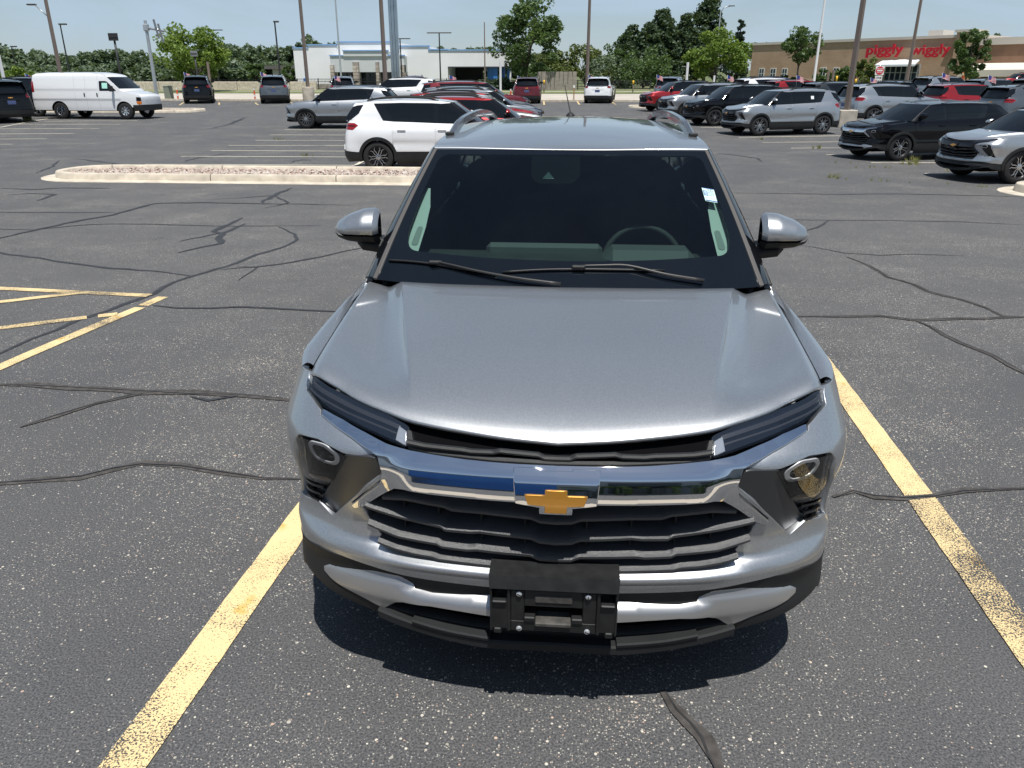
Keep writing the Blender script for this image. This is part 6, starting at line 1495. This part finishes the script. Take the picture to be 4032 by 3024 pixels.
board('sign_board', 'dark square sign back on a black post left of the galvanised gantry', 424, 466, 130, 160, 70, 300, PBLK); board('sign_board', 'small dark sign back in front of the round maple', 748, 778, 200, 222, 78, 300)
# galvanised gantry with a double panel
e, h = pole('sign_gantry', 'galvanised gantry post with one arm and hung panels', 575, 80, 620, 393, 62, .14, PSIL, False, 0, .8, 'gantry')
al = at(648, 108, 62)[0] - at(577, 108, 62)[0]; add('arm', tube([(0,0,h-.5),(al,0,h-.75)], .09, 8), PSIL, e); addhard('collar', bbox((0,0,h-.5), (.36,.36,.5), .05), PSIL, e)
for k in (0, 1): addhard('panel', bbox((al*.62+.30*k, -.2, h-.75+.15-.3*k), (.17,.05,1.35), .02, Matrix.Rotation(R_(-9), 4, 'Y')), GREYB, e)
e, h = pole('lamp_post', 'thin double headed lamp post above the round maple', 838, 118, 845, 200, 100, .09, PBLK); head(e, 0, h, 2.6, .3, .1)
e, h = pole('lamp_post', 'thin black lamp post left of the white showroom', 1083, 85, 1106, 330, 82, .10, PBLK); head(e, .15, h, .5, .35, .15)
e, h = pole('lamp_post', 'brown lamp post standing on a round concrete drum', 1184, 0, 1213, 360, 60.5, .15, PB, True, 4)
add('drum', lathe([(0.001,1.05),(.42,1.05),(.44,1.0),(.44,-.1)], 20), DRUM, e)
pole('flag_pole', 'slim silver flagpole before the showroom entrance', 1322, 0, 1345, 330, 84, .10, PSIL, False, 6, .6, 'flagpole')
e, h = pole('lamp_post', 'brown lamp post in the middle, beside the wide silver mast', 1508, 0, 1520, 392, 57, .17, PB, True, 4); add('hook', tube([(-.1,0,7.4),(-.35,0,7.5)], .03, 5), PSIL, e)
# wide mast of the dealer sign
b, t = poleseg(1540, 0, 1562, 330, 88); mast = empty('sign_mast', tuple(b), 0, 'wide polished metal mast of a tall sign', 'mast')
for k, dx in enumerate((-.30, 0, .30)): addhard('mast_panel', bbox((dx, -.05*(k == 1), 8), (.285, .5, 18), .02), plain('mast_metal', (.34,.38,.42), .18, .9, var=.15, vscale=.8), mast)
for nm, lab, u, v, y, w in (('lamp_post', 'thin double headed lamp post right of the wide mast', 1576, 152, 92, 2.3), ('lamp_post', 'thin double headed lamp post before the white wing', 1728, 129, 88, 2.6)):
    e, h = pole(nm, lab, u, v, u+8, 345, y, .09, PBLK); head(e, 0, h, w, .3, .1)
pole('flag_pole', 'thin dark pole left of the ash tree', 1907, 87, 1910, 330, 86, .08, PB, False, 0, .6, 'flagpole')
e, h = pole('lamp_post', 'plain brown lamp post over the white SUV', 2325, 0, 2311, 318, 62, .13, PB, True, 4)
e, h = pole('street_lamp', 'curved street lamp among the spruces', 2838, 42, 2828, 150, 100, .10, PSIL); add('arm', tube([(0,0,h-.3),(.3,0,h+.3),(1.1,0,h+.5)], .06, 6), PSIL, e); head(e, 1.2, h+.5, .7, .3, .1)
pole('flag_pole', 'slim white flagpole before the brick store', 3243, 0, 3207, 312, 74, .12, PWH, False, 6, .55, 'flagpole')
bR = gnd(3322, 500); e, h = pole('lamp_post', 'brown square lamp post on a pale concrete block, right rows', 3396, 0, 3331, 460, float(bR[1]), .135, PB, True, 4)
addhard('block', bbox((0,0,.33), (.72,.72,.72), .03), DRUM, e)
e, h = pole('lamp_post', 'brown lamp post in front of the store lettering', 3620, 0, 3574, 308, 66, .14, PB, True, 4)
pole('post', 'pale leaning post left of the light green tree', 2708, 245, 2703, 325, 72, .10, PWH, True, 0, 1, 'post'); pole('post', 'short white post below the light green tree', 2811, 297, 2811, 330, 72, .08, PWH, True, 0, 1, 'post')
pole('post', 'grey post beside the ash tree', 1971, 245, 1971, 385, 66, .09, PWH, False, 0, 1, 'post'); pole('post', 'stout wooden post right of the black full size SUV', 823, 243, 829, 345, 72, .11, PB, False, 0, 1, 'post')
pole('post', 'left one of two wooden posts before the store windows', 3263, 278, 3257, 330, 74, .10, PB, True, 0, 1, 'post'); pole('post', 'right one of two wooden posts before the store windows', 3285, 276, 3276, 330, 74, .10, PB, True, 0, 1, 'post'); pole('post', 'pale post at the left edge by the black SUV', 0, 215, 18, 330, 50, .12, PWH, True, 0, 1, 'post')
# no entry and one way signs on one post
ps = bp(3461, 300, 66); sg = empty('road_sign', ps, 0, 'round red no entry sign above a white one way plate', 'sign')
zc_ = hgt(3461, 279, 66); k = np.linalg.norm(at(3461,279,66)-at(3462,279,66))
SW = plain('sign_white', (.74,.74,.74), .5); SR = plain('sign_red', (.55,.02,.025), .45); SK = plain('sign_black', (.02,.02,.02), .5)
add('post', tube([(0,.06,0),(0,.06,zc_+.4)], .035, 6), PSIL, sg)
def disc(r, d, n=28): return xf(lathe([(0.001,d),(r,d),(r,0)], n), Matrix.Rotation(R_(90), 4, 'X'))
pl = addhard('plate', bbox((0,.02,zc_), (34*k,.02,34*k), .003), SW, sg); addhard('red_disc', xf(disc(15.5*k,.012), Matrix.Translation((0,.008,zc_))), SR, pl, 40); addhard('white_bar', bbox((0,-.008,zc_), (22*k,.006,5*k), .001), SW, pl)
pl2 = addhard('plate', bbox((0,.02,zc_-34*k), (28*k,.02,28*k), .003), SW, sg)
def text3(txt, par, loc, size, mat, rot=(math.pi/2,0,0), ext=.002, sx=1.0):
    cu = bpy.data.curves.new(txt, 'FONT'); cu.body = txt; cu.size = size; cu.extrude = ext; cu.align_x = 'CENTER'; cu.align_y = 'CENTER'; cu.offset = size*.02
    tmp = bpy.data.objects.new('tmp', cu); COL.objects.link(tmp); dg = bpy.context.evaluated_depsgraph_get(); dg.update()
    me = bpy.data.meshes.new_from_object(tmp.evaluated_get(dg)); bpy.data.objects.remove(tmp); me.materials.clear(); me.materials.append(mat)
    o = link('lettering', me, None, par); o.location = loc; o.rotation_euler = rot; o.scale = (sx,1,1); return o
text3('ONE', pl2, (0,.005,zc_-28*k), 11*k, SK); text3('WAY', pl2, (0,.005,zc_-40*k), 11*k, SK); text3('DO NOT', pl, (0,-.008,zc_+7*k), 6*k, SW); text3('ENTER', pl, (0,-.008,zc_-7*k), 6*k, SW)
# orange delineator posts, yellow markers, stake, cabinet
ORG = plain('delineator_orange', (.72,.10,.03), .5); YEL = plain('marker_yellow', (.75,.42,.03), .5)
for lab, u, v0, v1 in (('orange and white delineator left of the black full size SUV', 702, 345, 394), ('orange and white delineator between the two full size SUVs', 1005, 347, 397), ('orange and white delineator by the deep red tail', 1636, 348, 386), ('orange and white delineator left of the deep red SUV', 2011, 350, 397)):
    q = gnd(u, v1); hh = at(u, v0, q[1])[2] - q[2]; d = empty('delineator_post', tuple(q), 0, lab, 'delineator', 'orange delineator posts along the kerb')
    n = 6
    for i in range(n): add('band', xf(lathe([(.06,0),(.06,hh/n*.98)], 10), Matrix.Translation((0,0,hh/n*i))), ORG if i % 3 != 2 else SW, d)
    add('base', lathe([(.16,0),(.15,.05),(.07,.09)], 12), PBLK, d)
for lab, u, v0, v1 in (('yellow marker post by the wooden fence panel', 2142, 316, 352), ('yellow marker post before the broad shrub', 2492, 318, 358), ('yellow marker post left of the brown lamp post', 3292, 300, 330), ('second yellow marker post beside the grey shrub', 3368, 312, 332), ('yellow marker post under the light green tree', 2728, 316, 334)):
    p = bp(u, v1, 82); hh = hgt(u, v0, 82); d = empty('marker_post', p, 0, lab, 'marker post', 'yellow marker posts'); add('stem', tube([(0,0,0),(0,0,hh*.7)], .05, 8), PB, d); add('cap', tube([(0,0,hh*.7),(0,0,hh)], .09, 8), YEL, d)
q = gnd(2259, 396); hh = at(2259, 338, q[1])[2]-q[2]; d = empty('stake', tuple(q), 0, 'wooden stake with a pale top left of the white SUV', 'stake'); addhard('stem', bbox((0,0,hh*.45), (.09,.09,hh*.9), .01), plain('stake_wood', (.36,.22,.10), .8), d); addhard('top', bbox((0,0,hh*.93), (.16,.12,hh*.18), .02), SW, d)
q = gnd(668, 393); cb = empty('utility_cabinet', tuple(q), 0, 'small grey green utility cabinet by the gantry foot', 'cabinet'); addhard('box', bbox((0,0,.5), (.55,.5,1.0), .03), plain('cabinet_green', (.20,.22,.18), .6), cb); addhard('lid', bbox((0,0,1.03), (.6,.55,.08), .02), plain('cabinet_lid', (.26,.28,.24), .6), cb)
# fence of thin pickets along the far side of the road
def fence(label, u0, u1, y, vt, seed=0):
    x0, x1 = at(u0, 340, y)[0], at(u1, 340, y)[0]; hh = hgt(u0, vt, y); f = empty('metal_fence', (0,0,0), 0, label, 'fence', 'black metal fences'); z = float(g(y))
    n = int((x1-x0)/2.4)
    for i in range(n+1): addhard('post', box((x0+(x1-x0)*i/n, y, z+hh/2), (.09,.09,hh)), PBLK, f)
    for zz in (.15, hh-.35, hh-.08): addhard('rail', box(((x0+x1)/2, y-.01, z+zz), (x1-x0,.05,.05)), PBLK, f)
    m = int((x1-x0)/.16); V = []; Fq = []
    for i in range(m):
        b_ = box((x0+(x1-x0)*(i+.5)/m, y+.03, z+hh*.48), (.022,.022,hh*.95)); Fq += [tuple(k+len(V)*1 for k in ff) for ff in b_[1]]; V += list(b_[0])
    p = add('pickets', (np.array(V), Fq, None), PBLK, f, smooth=False); p['kind'] = 'stuff'
fence('black metal fence from the van to the showroom', 0, 1168, 93, 312); fence('black metal fence in front of the white showroom', 1172, 1760, 92.0, 308); fence('black metal fence below the shrubs right of the ash tree', 1900, 2560, 92.6, 314)
wf = empty('wooden_fence', bp(2195, 350, 90.5), 0, 'grey wooden fence panel below the ash tree', 'fence')
for i in range(9): addhard('board', bbox((-2.0+.48*i, 0, .95), (.44,.04,1.9), .01), plain('old_wood', (.26,.23,.20), .9, var=.2, vscale=3), wf)
# pale wall and blue drums far left beyond the road
lw = empty('low_wall', (0,0,0), 0, 'low pale concrete wall left of the black full size SUV', 'wall')
for i in range(7): addhard('block', bbox((at(540,352,91)[0]+i*3.05+1.5, 91-.6, float(g(91))+.45), (3.0,.4,.9), .04), CONC, lw)
for i, uu in enumerate((845, 945, 990, 1038)):
    d = add('blue_drum', lathe([(0.001,.85),(.27,.85),(.28,.8),(.28,.0)], 12), BLUE); d.location = bp(uu, 350, 91.5); tag(d, ('blue drum just right of the black full size SUV', 'blue drum second from the right along the fence', 'blue drum left of the grey full size SUV', 'blue drum close to the grey full size SUV')[i], 'drum', 'blue drums along the fence')
# window flags on the sales cars
def flag_mat():
    m, n, l = newmat('flag_cloth'); b = pbsdf(n, l, (.7,.7,.7), .7); v = coords(n, l, 'Generated'); s = n.new('ShaderNodeSeparateXYZ'); l.new(v, s.inputs[0])
    st = mth(n, l, 'GREATER_THAN', mth(n, l, 'FRACT', mth(n, l, 'MULTIPLY', s.outputs[2], 6.5)), .46); col = mixc(n, l, st, (.72,.70,.70), (.55,.03,.05))
    can = mth(n, l, 'MULTIPLY', mth(n, l, 'LESS_THAN', s.outputs[0], .42), mth(n, l, 'GREATER_THAN', s.outputs[2], .46)); l.new(mixc(n, l, can, col, (.03,.05,.22)), b.inputs['Base Color']); return m
FLAG = flag_mat()
for i, (lab, u, v0, v1, y) in enumerate((('small striped flag at the left edge above the black SUVs', 107, 289, 312, 44), ('small striped flag above the white van roof', 425, 283, 306, 52), ('small striped flag on the black full size SUV', 729, 283, 303, 58), ('small striped flag on the grey full size SUV', 1030, 283, 302, 58), ('small striped flag on the grey SUV before the entrance', 1320, 297, 314, 60),
        ('small striped flag over the row of red cars', 1773, 295, 315, 50), ('small striped flag on the deep red SUV', 2040, 297, 316, 60), ('small striped flag on the white SUV by the aerial', 2318, 295, 313, 60), ('small striped flag on the grey SUV by the spruces', 2587, 293, 312, 60), ('small striped flag on the blue SUV', 2865, 295, 314, 56), ('small striped flag in front of the brick windows', 3137, 295, 316, 50), ('small striped flag above the dark blue car', 3428, 305, 322, 56), ('small striped flag on the silver three row SUV', 3710, 286, 304, 50), ('small striped flag right of the porch notices', 3890, 295, 318, 48))):
    p = at(u, v1+10, y); t = at(u, v0, y); hh = t[2]-p[2]
    f = empty('window_flag', tuple(p), 0, lab, 'flag', 'flags on the sales cars'); add('stick', tube([(0,0,-.2),(-.05,0,hh)], .008, 5), PWH, f)
    ph = i*.9
    add('cloth', grid(lambda a, b: np.stack([-.05+.05*(1-b)+a*.42, .04*np.sin(a*6+ph)*a, hh - .30 + .30*b - .16*a], -1), 9, 5), FLAG, f)
# grass and weeds: tufts in the cracks and on the verge
rs = np.random.RandomState(12)
def tufts(cs_, hts, n=14):
    V = []; Fq = []
    for (x, y, z), hh in zip(cs_, hts):
        for k in range(n):
            a = rs.uniform(0, 6.28); r = rs.uniform(0, hh*.6); bx, by = x + r*math.cos(a)*.6, y + r*math.sin(a)*.6; w = hh*.03; h2 = hh*rs.uniform(.5, 1.1); lx_, ly_ = rs.normal(0, .35*hh, 2); i = len(V)
            V += [(bx-w, by, z), (bx+w, by, z), (bx+lx_*.5+w*.6, by+ly_*.5, z+h2*.6), (bx+lx_, by+ly_, z+h2)]; Fq += [(i, i+1, i+2, i+3)]
    return np.array(V), Fq, None
cs_ = []; hts = []
for path in ([(20,1378),(300,1372),(600,1372)], [(50,1440),(100,1465),(300,1472),(700,1492),(1100,1512),(1380,1532)], [(0,1330),(200,1335),(330,1330)]):
    pp = [gnd(3232+a/2.074, b/2.074) for a, b in path]
    for a, b in zip(pp[:-1], pp[1:]):
        for k in range(int(np.linalg.norm(b-a)*7)):
            if rs.uniform() < .55: q = a + (b-a)*rs.uniform(); cs_.append((q[0]+rs.normal(0,.03), q[1]+rs.normal(0,.03), float(g(q[1])))); hts.append(rs.uniform(.03,.09))
for (u, v, hh) in ((3232+720/2.074, 1345/2.074, .2), (3232+780/2.074, 1330/2.074, .22), (3232+70/2.074, 1450/2.074, .15), (900+400/2.074, 1140/2.074, .14), (900+665/2.074, 1277/2.074, .16), (510, 682, .12), (2600+1600/2.5925, 1515/2.5925, .2), (2600+1050/2.5925, 1425/2.5925, .12), (110, 478, .3), (3232+1075/2.074, 1400/2.074, .12)):
    q = gnd(u, v)
    for k in range(4): cs_.append((q[0]+rs.normal(0,.1), q[1]+rs.normal(0,.08), float(g(q[1])))); hts.append(hh*rs.uniform(.5,1.1))
w = add('weeds', tufts(cs_, hts), leaf_mat('weed_blade', (.12,.14,.04), (.30,.28,.10)), None, smooth=False); tag(w, 'yellow green weeds growing from cracks in the asphalt', 'weeds', kind='stuff')
